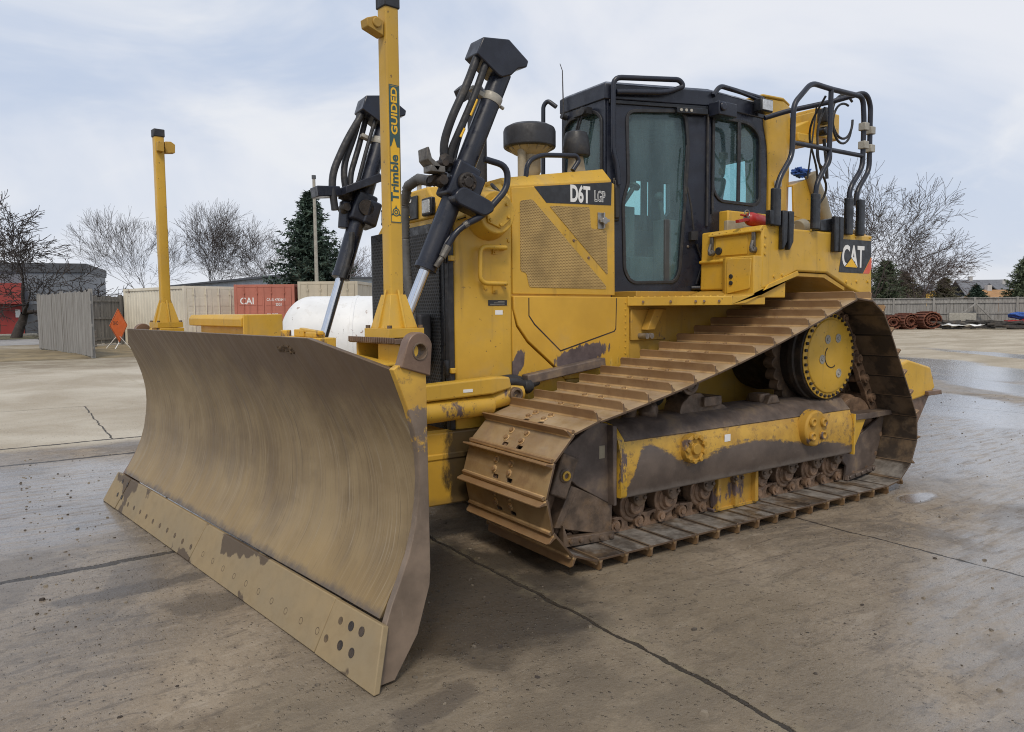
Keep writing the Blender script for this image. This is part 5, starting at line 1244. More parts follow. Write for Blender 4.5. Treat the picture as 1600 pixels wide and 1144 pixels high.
# ================================================================== the yard
def on_ground_dir(px): pass
def ground_mat():
    t = NT('wet_stained_concrete')
    v = t.obj; X = t.xyz()
    x, y = X[0], X[1]
    wv = t.n.new('ShaderNodeVectorMath'); wv.operation = 'ADD'
    nz = t.n.new('ShaderNodeTexNoise'); t.l.new(v, nz.inputs['Vector']); nz.inputs['Scale'].default_value = 1.6; nz.inputs['Detail'].default_value = 6; nz.inputs['Roughness'].default_value = .65
    sb = t.n.new('ShaderNodeVectorMath'); sb.operation = 'MULTIPLY_ADD'
    t.l.new(nz.outputs['Color'], sb.inputs[0]); sb.inputs[1].default_value = (.16, .16, 0); sb.inputs[2].default_value = (-.08, -.08, 0)
    t.l.new(v, wv.inputs[0]); t.l.new(sb.outputs[0], wv.inputs[1]); WX = t.xyz(wv.outputs[0]); wx, wy = WX[0], WX[1]
    def spot(cx, cy, rx, ry, amt=.7, scale=.8, rot=0.0):
        """irregular patch: 1 inside, 0 outside"""
        c, s_ = math.cos(rot), math.sin(rot)
        dx, dy = t.math('SUBTRACT', x, cx), t.math('SUBTRACT', y, cy)
        a = t.math('DIVIDE', t.math('ADD', t.mul(dx, c), t.mul(dy, s_)), rx); b = t.math('DIVIDE', t.math('SUBTRACT', t.mul(dy, c), t.mul(dx, s_)), ry)
        d = t.math('SQRT', t.math('ADD', t.mul(a, a), t.mul(b, b)))
        n_ = t.mul(t.math('SUBTRACT', t.noise(scale, 7, .6, dist=.3), .5), amt*2)
        return t.rng(t.math('ADD', d, n_), 1.12, .72)
    mx = lambda a, b: t.math('MAXIMUM', a, b)
    # base: trodden concrete, brown silt
    n1 = t.noise(.35, 6, .6); n2 = t.noise(1.7, 8, .65, dist=.3); n3 = t.noise(9, 8, .7); n4 = t.noise(55, 5, .7)
    strk = t.noise(1.0, 8, .7, t.map((2.2, 14, 1), rot=(0, 0, R(-38))), .2)
    c = t.mix(t.rng(n2, .3, .7), (.165, .126, .085), (.290, .228, .158))
    c = t.mix(t.mul(t.rng(n1, .40, .62), .6), c, (.31, .258, .195))
    big = t.noise(.8, 8, .68, dist=.8); c = t.mix(t.mul(t.rng(big, .50, .68), .55), c, (.105, .082, .058)); c = t.mix(t.mul(t.rng(big, .44, .30), .5), c, (.36, .30, .225))
    c = t.mix(t.mul(t.rng(strk, .52, .68), .5), c, (.12, .10, .083))
    c = t.mix(t.mul(t.rng(n3, .53, .66), .55), c, (.10, .08, .062))
    g1 = t.noise(26, 6, .75); c = t.mix(t.mul(t.rng(g1, .54, .66), .5), c, (.085, .07, .056)); c = t.mix(t.mul(t.rng(g1, .45, .33), .45), c, (.38, .33, .265))
    c = t.mix(t.mul(t.rng(n4, .60, .70), .5), c, (.075, .062, .05)); c = t.mix(t.mul(t.rng(n4, .40, .30), .45), c, (.42, .37, .30))
    c = t.mix(t.mul(t.rng(n3, .46, .30), .30), c, (.32, .275, .22))
    sm = t.noise(1.0, 9, .72, t.map((2.4, 9, 1), rot=(0, 0, R(22))), .6); c = t.mix(t.mul(t.rng(sm, .555, .60), .50), c, (.095, .076, .058)); c = t.mix(t.mul(t.rng(sm, .43, .38), .38), c, (.37, .315, .245))
    fl = t.noise(1.0, 7, .75, t.map((28, 70, 1), rot=(0, 0, R(12))), .5); c = t.mix(t.mul(t.mul(t.rng(fl, .60, .66), t.rng(sm, .46, .56)), .75), c, (.05, .04, .032))
    stn = t.noise(.62, 9, .70, t.map((1, 1, 1), loc=(5, 2, 0)), 1.0); c = t.mix(t.mul(t.rng(stn, .55, .59), .45), c, (.10, .082, .064))
    # greenish-brown silt in front of the tracks
    c = t.mix(t.mul(spot(2.3, 2.3, 1.5, 1.3, .8, 1.1), .5), c, (.175, .138, .088))
    c = t.mix(t.mul(spot(2.55, 1.35, .75, .95, .6, 2.2), .86), c, (.030, .024, .018))     # oily damp patch at the track front, machine's shade painted into its colour
    c = t.mix(t.mul(spot(3.55, .75, .34, .17, 1.0, 5), .65), c, (.075, .06, .045)); c = t.mix(t.mul(spot(3.95, .30, .42, .10, 1.0, 6), .7), c, (.05, .042, .036))
    c = t.mix(t.mul(spot(3.15, 2.35, .26, .09, .9, 6, .3), .6), c, (.07, .056, .044))
    c = t.mix(t.mul(spot(-1.7, 2.6, .6, .32, .8, 2.0), .7), c, (.085, .063, .042))
    # dry pale slabs further off to the left, sand and dirt far away
    dry = t.rng(t.math('ADD', wy, t.mul(t.math('SUBTRACT', t.noise(.5, 6), .5), .8)), -4.75, -5.1)
    pale = t.mix(t.rng(t.noise(.45, 7, .6, dist=.5), .35, .68), (.34, .285, .205), (.485, .435, .345))
    pale = t.mix(t.mul(t.rng(t.noise(2.5, 8, .7, t.map((1, 3, 1))), .55, .72), .4), pale, (.31, .25, .17))
    side = t.rng(t.math('ADD', x, t.mul(n1, 1.0)), -1.5, .5)
    c = t.mix(t.mul(dry, side), c, pale)
    far = t.rng(t.math('ADD', x, t.mul(t.math('SUBTRACT', n1, .5), 6)), -11.5, -14.5)
    sand = t.mix(t.rng(t.noise(.35, 7, .6, t.map((1, 2.2, 1)), .4), .35, .68), (.30, .245, .165), (.46, .40, .30))
    c = t.mix(far, c, sand)
    dirt = t.rng(t.math('ADD', y, t.mul(t.math('SUBTRACT', n1, .5), 6)), -17.5, -20.5)
    c = t.mix(t.mul(dirt, side), c, t.mix(t.rng(t.noise(.7, 7, .65), .35, .65), (.20, .155, .095), (.33, .285, .205)))
    # wetness
    wn_ = t.rng(t.math('ADD', t.mul(n1, .5), t.mul(big, .5)), .42, .56)
    wl_ = t.mul(spot(4.1, -2.3, 2.2, 1.9, .45, .7), t.rng(wy, -4.15, -4.0))
    wr = mx(mx(spot(-1.0, 4.2, 2.6, 1.9, .6, .8), spot(1.3, 4.4, 1.5, 1.0, .8, 1.2)), spot(-5.5, 1.2, 4.2, 2.6, .7, .5))
    wp = mx(mx(spot(-15, -4.6, 5.5, 1.5, .7, .35, .9), spot(-11, -1.6, 3.2, .7, .8, .5, .95)), mx(spot(-7.4, -.6, 2.6, 1.0, .7, .6, .9), mx(spot(-20, -4.4, 5, .7, .8, .4, 1.0), spot(-1.52, 1.78, .26, .12, .4, 4))))
    wm = t.mul(t.rng(strk, .36, .56), 1.0)
    wet = mx(t.mul(mx(wl_, wr), t.math('ADD', t.mul(wm, .65), .35)), wp)
    gen = t.mul(t.math('SUBTRACT', 1.0, mx(mx(t.mul(dry, side), far), t.mul(dirt, side))), t.mul(wn_, .62))
    wet2 = t.math('MAXIMUM', wet, gen)
    c = t.mix(t.mul(wet2, .38), c, (.105, .092, .080))
    # joints between slabs: broken, dark, partly filled with silt
    def joint(coord, at, w=.010, lo=None, hi=None, other=None):
        d = t.math('ABSOLUTE', t.math('SUBTRACT', coord, at))
        ww = t.math('ADD', t.mul(n3, w*2.6), -w*.55)
        k = t.rng(t.math('SUBTRACT', d, ww), .005, -.002)
        if lo is not None: k = t.mul(k, t.mul(t.rng(other, lo-.02, lo+.02), t.rng(other, hi+.02, hi-.02)))
        return k
    J = [joint(wx, 2.15, .012, -.3, 30, wy), joint(wx, -.24, .008, .9, 30, wy), joint(wy, -.25, .040, 2.0, 9, wx), joint(wy, -4.13, .045, 1.5, 30, wx), joint(wy, -5.25, .040, -1, 30, wx),
         joint(wx, 3.45, .009, -9.1, -5.25, wy), joint(wy, -9.1, .010, 3.4, 30, wx), joint(wy, 4.5, .008, -30, 30, wx), joint(wx, -7.4, .010, -9, 30, wy)]
    j = J[0]
    for k in J[1:]: j = mx(j, k)
    lip = mx(t.rng(t.math('ABSOLUTE', t.math('SUBTRACT', wx, 2.15)), .09, .0), t.mul(t.rng(t.math('ABSOLUTE', t.math('SUBTRACT', wy, -.25)), .10, 0), t.rng(wx, 2.0, 2.1)))
    c = t.mix(t.mul(t.mul(lip, t.rng(n3, .4, .65)), .4), c, (.26, .22, .13))
    c = t.mix(t.mul(j, .95), c, (.030, .023, .016))
    # thin scratches left by grousers, specks
    crumb = t.rng(t.noise(1.3, 5, .65, dist=.6), .50, .60)
    sp0 = t.rng(t.voro(11, t.map((1.6, 1, 1), loc=(.7, .4, 0), rot=(0, 0, .6)), rnd=1.0), .16, .09); c = t.mix(t.mul(t.mul(sp0, t.mul(crumb, t.rng(t.noise(.55, 4), .46, .56))), .8), c, (.055, .043, .034))
    sp4 = t.rng(t.voro(23, t.map((1.5, 1, 1), loc=(.2, .9, 0), rot=(0, 0, -.4)), rnd=1.0), .22, .12); c = t.mix(t.mul(t.mul(sp4, t.rng(t.noise(2.1, 5, .65, dist=.6), .57, .64)), .75), c, (.06, .047, .037))
    sp = t.rng(t.voro(17, t.map((1, 1, 1), loc=(.3, .1, 0)), rnd=1.0), .12, .07); c = t.mix(t.mul(t.mul(sp, t.rng(n2, .40, .55)), .85), c, (.045, .037, .03))
    sp2 = t.rng(t.voro(31), .075, .045); c = t.mix(t.mul(t.mul(sp2, t.rng(t.noise(.8, 4), .48, .62)), .7), c, (.42, .37, .29))
    sp3 = t.rng(t.voro(46, t.map((1, 1, 1), loc=(3, 7, 0))), .12, .07); c = t.mix(t.mul(t.mul(sp3, t.rng(n3, .42, .6)), .6), c, (.055, .046, .040))
    rg = t.math('ADD', t.mul(t.rng(n3, .3, .7), .14), .62)
    rg = t.math('SUBTRACT', rg, t.mul(wet2, .50), True); rg = t.math('MAXIMUM', rg, t.math('SUBTRACT', .26, t.mul(wp, .22)))
    h = t.math('SUBTRACT', t.math('ADD', t.mul(n3, .4), t.mul(n4, .22)), t.mul(j, 1.3))
    h = t.mul(h, t.math('SUBTRACT', 1.0, t.mul(wp, .97)))
    h = t.math('ADD', h, t.mul(t.mul(mx(t.mul(sp0, crumb), sp4), .6), .6))
    nb = t.bump(h, .85, .024, t.bump(t.mul(n2, t.math('SUBTRACT', 1.0, wp)), .22, .05))
    return t.out(c, rg, 0, nb, **{'Coat Weight': t.mul(t.mul(mx(wet, t.mul(gen, .35)), .9), t.math('SUBTRACT', 1.0, j)), 'Coat Roughness': .16, 'Coat IOR': 1.45})
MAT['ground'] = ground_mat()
GS = 420
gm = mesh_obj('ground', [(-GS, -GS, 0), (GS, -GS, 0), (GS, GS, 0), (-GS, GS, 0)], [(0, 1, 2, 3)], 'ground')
kind(gm, 'structure')

# loose stones and clods on the concrete: too many to count
vs, fs = [], []
sr = random.Random(21)
ICO = None
def clod(cx, cy, r):
    t_ = [Vector((math.cos(2*PI*k/5)*r*(.7+.6*sr.random()), math.sin(2*PI*k/5)*r*(.7+.6*sr.random()), 0)) for k in range(5)]
    a = sr.random()*6.28; ca, sa = math.cos(a), math.sin(a); st_ = .6+.8*sr.random()
    b0_ = len(vs); hgt = r*(.35+.5*sr.random())
    for q_, zz in [(p, -.002) for p in t_]+[(p*.72, hgt*.75) for p in t_]+[(Vector((0, 0, 0)), hgt)]:
        X_, Y_ = q_.x*st_, q_.y; vs.append((cx+ca*X_-sa*Y_, cy+sa*X_+ca*Y_, zz))
    for k in range(5):
        n_ = (k+1) % 5; fs.append((b0_+k, b0_+n_, b0_+5+n_, b0_+5+k)); fs.append((b0_+5+k, b0_+5+n_, b0_+10))
for k in range(5200):
    cx, cy = 4.4-14*sr.random()**1.6, 4.6-9*sr.random()**1.2
    if mnoise.noise((cx*.9, cy*.9, 2.0)) < -.05 and sr.random() < .6: continue
    clod(cx, cy, .0025+.012*sr.random()**5)
for cx, cy, r in ((2.62, 3.25, .022), (2.33, 2.98, .018), (1.05, 3.6, .022), (.9, 3.0, .013), (3.6, 2.9, .012), (2.9, 3.1, .016), (-.2, 3.5, .02), (4.35, .2, .02), (4.2, 2.8, .014), (3.1, 2.1, .014), (2.75, 2.0, .015)): clod(cx, cy, r)
t = NT('dark_clods'); MAT['clod'] = t.out(t.mix(t.rng(t.noise(3.1, 3), .42, .6), (.045, .035, .028), (.21, .175, .13)), .9, 0)
peb = mesh_obj('loose_gravel', vs, fs, 'clod', smooth=False); kind(peb, 'stuff'); 
# grass verge and road on the far left
MAT['verge'] = simple('winter_grass_soil', (.105, .095, .048), .95, 0, .4, 1.2, .6, (.17, .135, .08), .7, .5)
MAT['road'] = simple('pale_worn_road', (.30, .29, .28), .8, 0, .15, .5, .1, (.22, .20, .18), .4, .3)
vg = mesh_obj('grass_verge', [(40, -62, .006), (1.0, -62, .006), (1.5, -47, .006), (40, -40, .006)], [(0, 1, 2, 3)], 'verge'); kind(vg, 'structure')
rd = mesh_obj('road', [(40, -39.9, .008), (1.6, -46.6, .008), (1.9, -37.5, .008), (40, -33.0, .008)], [(0, 1, 2, 3)], 'road'); kind(rd, 'structure')
dirtm = MB()
vs2, fs2 = [], []
NX, NY = 26, 10
for i in range(NX+1):
    for jx in range(NY+1):
        px_, py_ = 9.5-9.5*i/NX, -32.8+9.5*jx/NY
        e = min(i, NX-i, 6)/6*min(jx, NY-jx, 3)/3
        vs2.append((px_, py_, .005+.22*e*max(0, .3+.9*mnoise.noise((px_*.35, py_*.35, 1)))))
for i in range(NX):
    for jx in range(NY): a = i*(NY+1)+jx; fs2.append((a, a+1, a+NY+2, a+NY+1))
MAT['dirt'] = simple('dry_grass_and_dirt', (.20, .155, .085), .95, 0, .35, 1.1, .5, (.30, .26, .19), .6, .6)
kind(mesh_obj('dirt_bank', vs2, fs2, 'dirt'), 'structure')

# ---------------------------------------------------------------- trees
MAT['bark'] = simple('grey_brown_bark', (.095, .078, .066), .9, 0, .3, 5, .5)
MAT['bark_dark'] = simple('dark_wet_bark', (.050, .041, .036), .9, 0, .3, 5, .5)
MAT['bark_pale'] = simple('pale_tan_bark', (.20, .165, .145), .9, 0, .25, 5, .3)
MAT['twig_grey'] = simple('grey_twigs', (.066, .053, .046), .9, 0, .25, 3)
MAT['twig_red'] = simple('reddish_twigs', (.085, .058, .050), .9, 0, .25, 3)
MAT['twig_dark'] = simple('dark_twigs', (.045, .036, .032), .9, 0, .25, 3)
def far(px, depth, z=0.0):
    k = (px-800)/FPX; q_ = CAM_LOC+(f+rr*k)*depth; return Vector((q_.x, q_.y, z))
def bare_tree(name, label, loc, height, spread, seed, bark='bark', twig='twig_grey', r0=.2, stems=1, depth=6, fork=.22, lean=0.0, up=.25, wig=.16, group='bare trees beyond the yard', first=.28, rmin=.009):
    rg_ = random.Random(seed)
    root = thing(name, label, 'tree', loc, 0, group)
    T = ([], []); B = ([], [])
    def seg(buf, P, r_, n):
        r_ = [max(q_, rmin) for q_ in r_]
        V, F = buf; b = len(V); u = None
        for k, p in enumerate(P):
            d = (P[min(k+1, len(P)-1)]-P[max(k-1, 0)]).normalized()
            if u is None: u = d.cross(Vector((0.3, .9, .1))).normalized()
            u = (u-d*u.dot(d)).normalized(); w = d.cross(u)
            for j in range(n):
                a = 2*PI*j/n; V.append(tuple(p+(u*math.cos(a)+w*math.sin(a))*r_[k]))
        for k in range(len(P)-1):
            for j in range(n): F.append((b+k*n+j, b+k*n+(j+1) % n, b+(k+1)*n+(j+1) % n, b+(k+1)*n+j))
    def grow(p, d, L, r_, lv):
        buf = T if lv == 0 else B
        n = 8 if lv == 0 else (5 if lv < 3 else 3); ns = 6 if lv < 2 else (4 if lv < 4 else 3)
        P = [p.copy()]; dirs = [d.copy()]
        for k in range(ns):
            d = (d+Vector((rg_.gauss(0, wig), rg_.gauss(0, wig), rg_.gauss(0, wig*.7)+up*.06))).normalized()
            P.append(P[-1]+d*L/ns); dirs.append(d.copy())
        r1 = r_*.66
        seg(buf, P, [r_+(r1-r_)*k/ns for k in range(ns+1)], n)
        if lv >= depth: return
        nch = rg_.choice((3, 4)) if lv == 0 else rg_.choice((2, 2, 2, 3))
        ph = rg_.random()*6.28
        for c in range(nch):
            e = dirs[-1]; u_ = e.cross(Vector((.3, .5, .8))).normalized(); w_ = e.cross(u_); a = ph+2*PI*c/nch+rg_.gauss(0, .3)
            an = rg_.uniform(.26, .50)*(1+fork) if lv else rg_.uniform(.35, .65)*(1+fork)
            nd = e*math.cos(an)+(u_*math.cos(a)+w_*math.sin(a))*math.sin(an)
            nd = Vector((nd.x*spread, nd.y*spread, nd.z+up*.16)).normalized()
            grow(P[-1], nd, L*(rg_.uniform(.85, 1.15) if lv == 0 else rg_.uniform(.70, .92)), r1*(.62 if nch > 2 else .74)*rg_.uniform(.85, 1.05), lv+1)
        if lv >= 2:
            for c in range(rg_.choice((1, 2))):
                k = rg_.randint(1, ns-1); e = dirs[k]; q_ = Vector((rg_.gauss(0, 1), rg_.gauss(0, 1), rg_.gauss(0, 1))); q_ = (q_-e*q_.dot(e)).normalized()
                an = rg_.uniform(.45, .85); nd = (e*math.cos(an)+q_*math.sin(an)); nd.z += up*.1
                grow(P[k], nd.normalized(), L*rg_.uniform(.55, .80), r_*.42, lv+2 if lv+2 <= depth else depth)
    for s_ in range(stems):
        a = rg_.random()*6.28 if stems > 1 else 0
        d = Vector((math.cos(a)*.28*(stems > 1)+lean, math.sin(a)*.28*(stems > 1), 1)).normalized()
        grow(Vector((0, 0, -.05)), d, height*first, r0*(1 if stems == 1 else .7), 0)
    zm = max(v[2] for v in B[0]); k = height/zm
    tv = [(v[0]*k, v[1]*k, v[2]*k) for v in T[0]]; bv = [(v[0]*k, v[1]*k, v[2]*k) for v in B[0]]
    mesh_obj('trunk', tv, T[1], bark, root); mesh_obj('branches', bv, B[1], twig, root)
    return root
bare_tree('bare_tree', 'dark bare tree with low crooked spreading branches before the grey building',  (3.98, -49.7, 0), 8.6, 1.36, 11, 'bark_dark', 'twig_dark', .25, 1, 8, .30, -.12, .10, .15, first=.15, rmin=.012)
bare_tree('bare_tree', 'tall pale bare tree with many upright limbs behind the left mast',  (-7.8, -54.2, 0), 10.4, .98, 5, 'bark', 'twig_grey', .20, 2, 7, .0, .0, .30, .07, first=.22, rmin=.010)
bare_tree('bare_tree', 'tall thin bare tree beside the grey building on its right',  (-4.9, -55.5, 0), 9.2, .95, 23, 'bark', 'twig_grey', .13, 1, 7, .0, .0, .40, .08, first=.26, rmin=.009)
bare_tree('bare_tree', 'small round-headed bare tree just right of the left mast',  (-17.3, -64.5, 0), 9.6, 1.08, 31, 'bark', 'twig_grey', .17, 1, 7, .05, .0, .25, .08, first=.20, rmin=.010)
bare_tree('bare_tree', 'low reddish bare tree above the blue-grey shed roof, nearest the spruce',  (-24.4, -65.0, 0), 8.8, 1.05, 42, 'bark_pale', 'twig_red', .15, 2, 7, .05, .0, .3, .08, first=.20, rmin=.010)
bare_tree('bare_tree', 'shorter reddish bare tree left of the low reddish one',  (-20.5, -66.5, 0), 7.0, 1.08, 47, 'bark_pale', 'twig_red', .12, 2, 6, .05, .0, .3, .08, first=.22, rmin=.010)
bare_tree('bare_tree', 'wide bare tree with fine twigs behind the black guard rail',  far(1350, 60), 13.0, 1.10, 61, 'bark', 'twig_grey', .26, 2, 7, .08, .0, .16, .09, first=.20, rmin=.014)
bare_tree('bare_tree', 'broad flat-topped bare tree with pale twigs beyond the right fence',  far(1440, 67), 8.3, 1.16, 77, 'bark', 'twig_red', .22, 2, 7, .12, .0, .06, .09, first=.18, rmin=.012)

def needle_mat(name, a, b):
    t = NT(name); c = t.mix(t.rng(t.noise(2.2, 5, .6), .3, .7), a, b)
    return t.out(c, .75, 0)
MAT['spruce'] = needle_mat('spruce_needles', (.022, .045, .032), (.065, .105, .075))
MAT['pine'] = needle_mat('pine_needles', (.060, .085, .045), (.135, .165, .095))
MAT['cedar'] = needle_mat('olive_needles', (.11, .108, .062), (.20, .185, .115))
def conifer(name, label, loc, height, radius, seed, mat='spruce', n=340, open_=.0, group='conifers beyond the yard', droop=.35):
    rg_ = random.Random(seed); root = thing(name, label, 'tree', loc, 0, group)
    MB().tube([(0, 0, 0), (0, 0, height*.97)], [height*.022, .02], 8).build('trunk', 'bark_dark', root)
    V, F = [], []
    for i in range(n):
        u = (i+rg_.random())/n; z = height*(.05+.94*u**.85)
        a = i*2.399+rg_.gauss(0, .3); L = radius*((1-z/height)**(.8 if mat == 'spruce' else .55))*(.72+.5*rg_.random())+.08
        if open_ and rg_.random() < open_: L *= .55
        d = Vector((math.cos(a), math.sin(a), 0)); ns = max(4, int(L/.11))
        for k in range(ns):
            q_ = (k+.5)/ns; p = d*L*q_+Vector((0, 0, z-droop*L*q_*q_+.12*L*q_**4*3))
            for b in range(5):
                s_ = (.10+.12*rg_.random())*(1.25-.5*q_)*(1.0+height*.02)
                o = Vector((rg_.gauss(0, 1), rg_.gauss(0, 1), rg_.gauss(0, .55))).normalized()
                o = (o+d*.6+Vector((0, 0, -.12))).normalized(); w = o.cross(Vector((rg_.gauss(0, 1), rg_.gauss(0, 1), 1))).normalized()*s_*.30
                pp = p+Vector((rg_.gauss(0, .05), rg_.gauss(0, .05), rg_.gauss(0, .05))); bi = len(V)
                V += [tuple(pp-w), tuple(pp+w), tuple(pp+o*s_*1.5)]; F.append((bi, bi+1, bi+2))
    mesh_obj('foliage', V, F, mat, root, smooth=False)
    return root
SPRUCE_AT = far(490, 38)
conifer('spruce_tree', 'dark green spruce rising above the containers beside the lamp post', SPRUCE_AT, 7.5, 3.3, 3, 'spruce', 330, .35)
conifer('pine_tree', 'dark pine half hidden by the rear of the bulldozer', far(1380, 60), 5.1, 2.3, 8, 'pine', 300, .45)
conifer('pine_tree', 'olive pine under the broad flat-topped bare tree', far(1410, 70), 4.6, 2.4, 9, 'cedar', 240, .5)
conifer('pine_tree', 'thin olive pine just right of the bare tree trunk beyond the fence', far(1472, 69), 4.0, 2.2, 12, 'cedar', 190, .5)
conifer('pine_tree', 'small dark bushy conifer in front of the distant houses', far(1521, 68), 3.3, 2.0, 14, 'spruce', 220)
conifer('pine_tree', 'green conifer at the right edge of the photo behind the fence', far(1600, 63), 5.6, 2.3, 16, 'pine', 320, .1)

# ---------------------------------------------------------------- left: building, board fence, sign
def ribbed(name, col, pitch, rough=.5, axis=0):
    t = NT(name); x = t.xyz()[axis]
    w = t.math('FRACT', t.math('DIVIDE', x, pitch)); k = t.rng(t.math('ABSOLUTE', t.math('SUBTRACT', w, .5)), .30, .42)
    c = t.mix(t.rng(t.noise(.8, 6), .3, .7), tuple(q_*.88 for q_ in col), tuple(q_*1.08 for q_ in col))
    return t.out(c, rough, 0, t.bump(k, .7, .03))
MAT['grey_siding'] = ribbed('blue_grey_siding', (.165, .185, .215), .30)
MAT['grey_dark'] = simple('dark_grey_trim', (.075, .082, .095), .6, 0, .1, 2)
MAT['red_panel'] = simple('red_facade_panel', (.30, .045, .038), .55, 0, .1, 1.5)
MAT['red_door'] = simple('deep_red_door', (.27, .030, .026), .5, 0, .1, 2)
MAT['dark_glass'] = simple('dark_window_glass', (.02, .024, .028), .1, 0, .1, 2)
bl = thing('office_building', 'flat-roofed grey metal building with a red entrance on the far left', 'building', (3.0, -58.6, 0), R(-13))
m = MB(); m.box(-3.6, 14, -10, 0, 0, 4.55); m.build('wall', 'grey_siding', bl)
m = MB(); m.box(-3.7, 14.1, -10.1, .10, 4.601, 5.05); m.box(-3.68, 14.08, -10.05, .12, 4.42, 4.60); m.build('parapet', 'grey_dark', bl)
m = MB(); m.box(.25, 6.0, .02, .9, 2.15, 3.6); m.build('red_canopy', 'red_panel', bl)
m = MB(); m.box(.35, 2.3, .02, .12, 0, 2.14); dr_ = m.build('door', 'red_door', bl); MB().box(.55, .85, .121, .126, 1.2, 1.75).build('sign_sheet', 'white_lettering', dr_)
MB().box(-.55, .30, .02, .10, 0, 2.13).build('door_surround', 'grey_dark', bl)
m = MB(); m.box(-2.6, -1.4, .01, .05, 1.35, 2.55); wd = m.build('window', 'grey_dark', bl); MB().box(-2.5, -1.5, .052, .06, 1.43, 2.47).build('pane', 'dark_glass', wd)
m = MB(); m.box(-1.9, -1.3, .1, .7, 0, 1.0); m.build('utility_box', 'grey_dark', bl)
cs = MB().box(-1.5, 3.5, -.08, .08, 0, .16).build('parking_kerb', 'concrete_pale' if 'concrete_pale' in MAT else 'clamp', None, .03, loc=(2.6, -53.5, 0)); tag(cs, 'low pale concrete kerb before the grey building', 'kerb')
MAT['boards'] = None
def board_mat(name, a, b):
    t = NT(name)
    c = t.mix(t.rng(t.noise(1, 7, .65, t.map((9, 9, .7))), .3, .7), a, b)
    c = t.mix(t.mul(t.rng(t.noise(1, 7, .7, t.map((22, 22, .9))), .55, .72), .55), c, tuple(q_*.45 for q_ in a))
    return t.out(c, .85, 0, t.bump(t.noise(1, 5, .7, t.map((40, 40, 2))), .3, .006))
MAT['boards'] = board_mat('weathered_grey_boards', (.20, .19, .175), (.33, .32, .30))
MAT['boards_dark'] = board_mat('dark_weathered_boards', (.105, .10, .092), (.20, .19, .175))
def board_panel(name, p0, p1, h, label, bw=.14, mat='boards', rails=False, lean=0.0, posts=None, cat='fence', group=None, back=1, seed=1, zb=.06, rail_z=(.35, 1.1, 1.85)):
    rg_ = random.Random(seed); P0, P1 = Vector((*p0, 0)), Vector((*p1, 0)); L = (P1-P0).length
    root = thing(name, label, cat, P0, math.atan2(P1.y-P0.y, P1.x-P0.x), group)
    m = MB(); x = 0
    while x < L-bw*.5:
        hh = h+rg_.gauss(0, .025); g = rg_.random()*.012; dz = rg_.gauss(0, .006)
        m.box(x+.004, min(L, x+bw-.004-g), -.012+dz, .012+dz, zb+rg_.random()*.04, hh); x += bw
    m.build('boards', mat, root)
    if rails:
        m = MB()
        for z in rail_z: m.box(0, L, .03*back-.018, .03*back+.018, z-.045, z+.045)
        m.build('rail', mat, root)
    for q_ in (posts or []): MB().box(q_-.06, q_+.06, .055*back-.055+.0, .055*back+.055, 0, h+.08).build('post', mat, root)
    return root
board_panel('board_fence', (3.35, -31.4), (2.13, -23.25), 2.22, 'pale grey board fence panel standing nearest, left of the dark enclosure', .15, 'boards', True, posts=[.1, 4, 8.1], back=1, seed=4)
board_panel('board_fence', (2.05, -33.3), (-1.9, -35.6), 2.25, 'dark board fence with open gaps behind the orange sign', .14, 'boards_dark', True, posts=[.05, .75, 2.4, 4.4], back=-1, seed=6, rail_z=(.30, 1.25, 2.05))
bb_ = MB()
for k in range(3): bb_.box(-.6, .6, -.5+.0*k, .5, .05+.3*k, .28+.3*k)
pal = thing('pallet_stack', 'dark pallets stacked behind the nearest board fence panel', 'pallets', (2.05, -31.0, 0), .3)
for k in range(5):
    m = MB()
    for j in range(5): m.box(-.6, .6, -.5+.22*j, -.40+.22*j, .16*k+.10, .16*k+.125)
    for j in range(3): m.box(-.6+.55*j, -.5+.55*j, -.5, .5, .16*k, .16*k+.098)
    m.build('pallet', 'boards_dark', pal)
MAT['orange'] = simple('fluorescent_orange_sheet', (.90, .16, .02), .5, 0, .05, 3)
MAT['sign_black'] = simple('sign_black', (.02, .02, .02), .5)
sg = thing('road_sign', 'orange diamond road-work sign on a white stand', 'sign', (.62, -29.5, 0), R(55.5))
hd = .70
m = MB(); m.prism(rounded([(-hd, .98), (0, .98-hd), (hd, .98), (0, .98+hd)], .05), 'y', -.012, -.004); pn = m.build('panel', 'orange', sg)
m = MB()
o_, i_ = rounded([(-hd+.03, .98), (0, .98-hd+.03), (hd-.03, .98), (0, .98+hd-.03)], .045), rounded([(-hd+.055, .98), (0, .98-hd+.055), (hd-.055, .98), (0, .98+hd-.055)], .04)
m.plate(o_, [i_], 'y', -.0035, -.002); m.build('border', 'sign_black', pn)
lettering('SHO', .15, (.42, -.0035, 1.0), (-1, 0, 0), (0, 0, 1), 'sign_black', 'lettering', pn, .9, .01, .001)
m = MB(); m.tube([(.0, -.04, 1.2), (.0, -.04, .25), (.30, -.05, 0)], .018, 8); m.tube([(0, -.05, .6), (-.30, .3, 0)], .014, 8); m.tube([(0, -.05, .6), (.2, -.5, 0)], .014, 8); m.build('stand', 'white_lettering', sg)

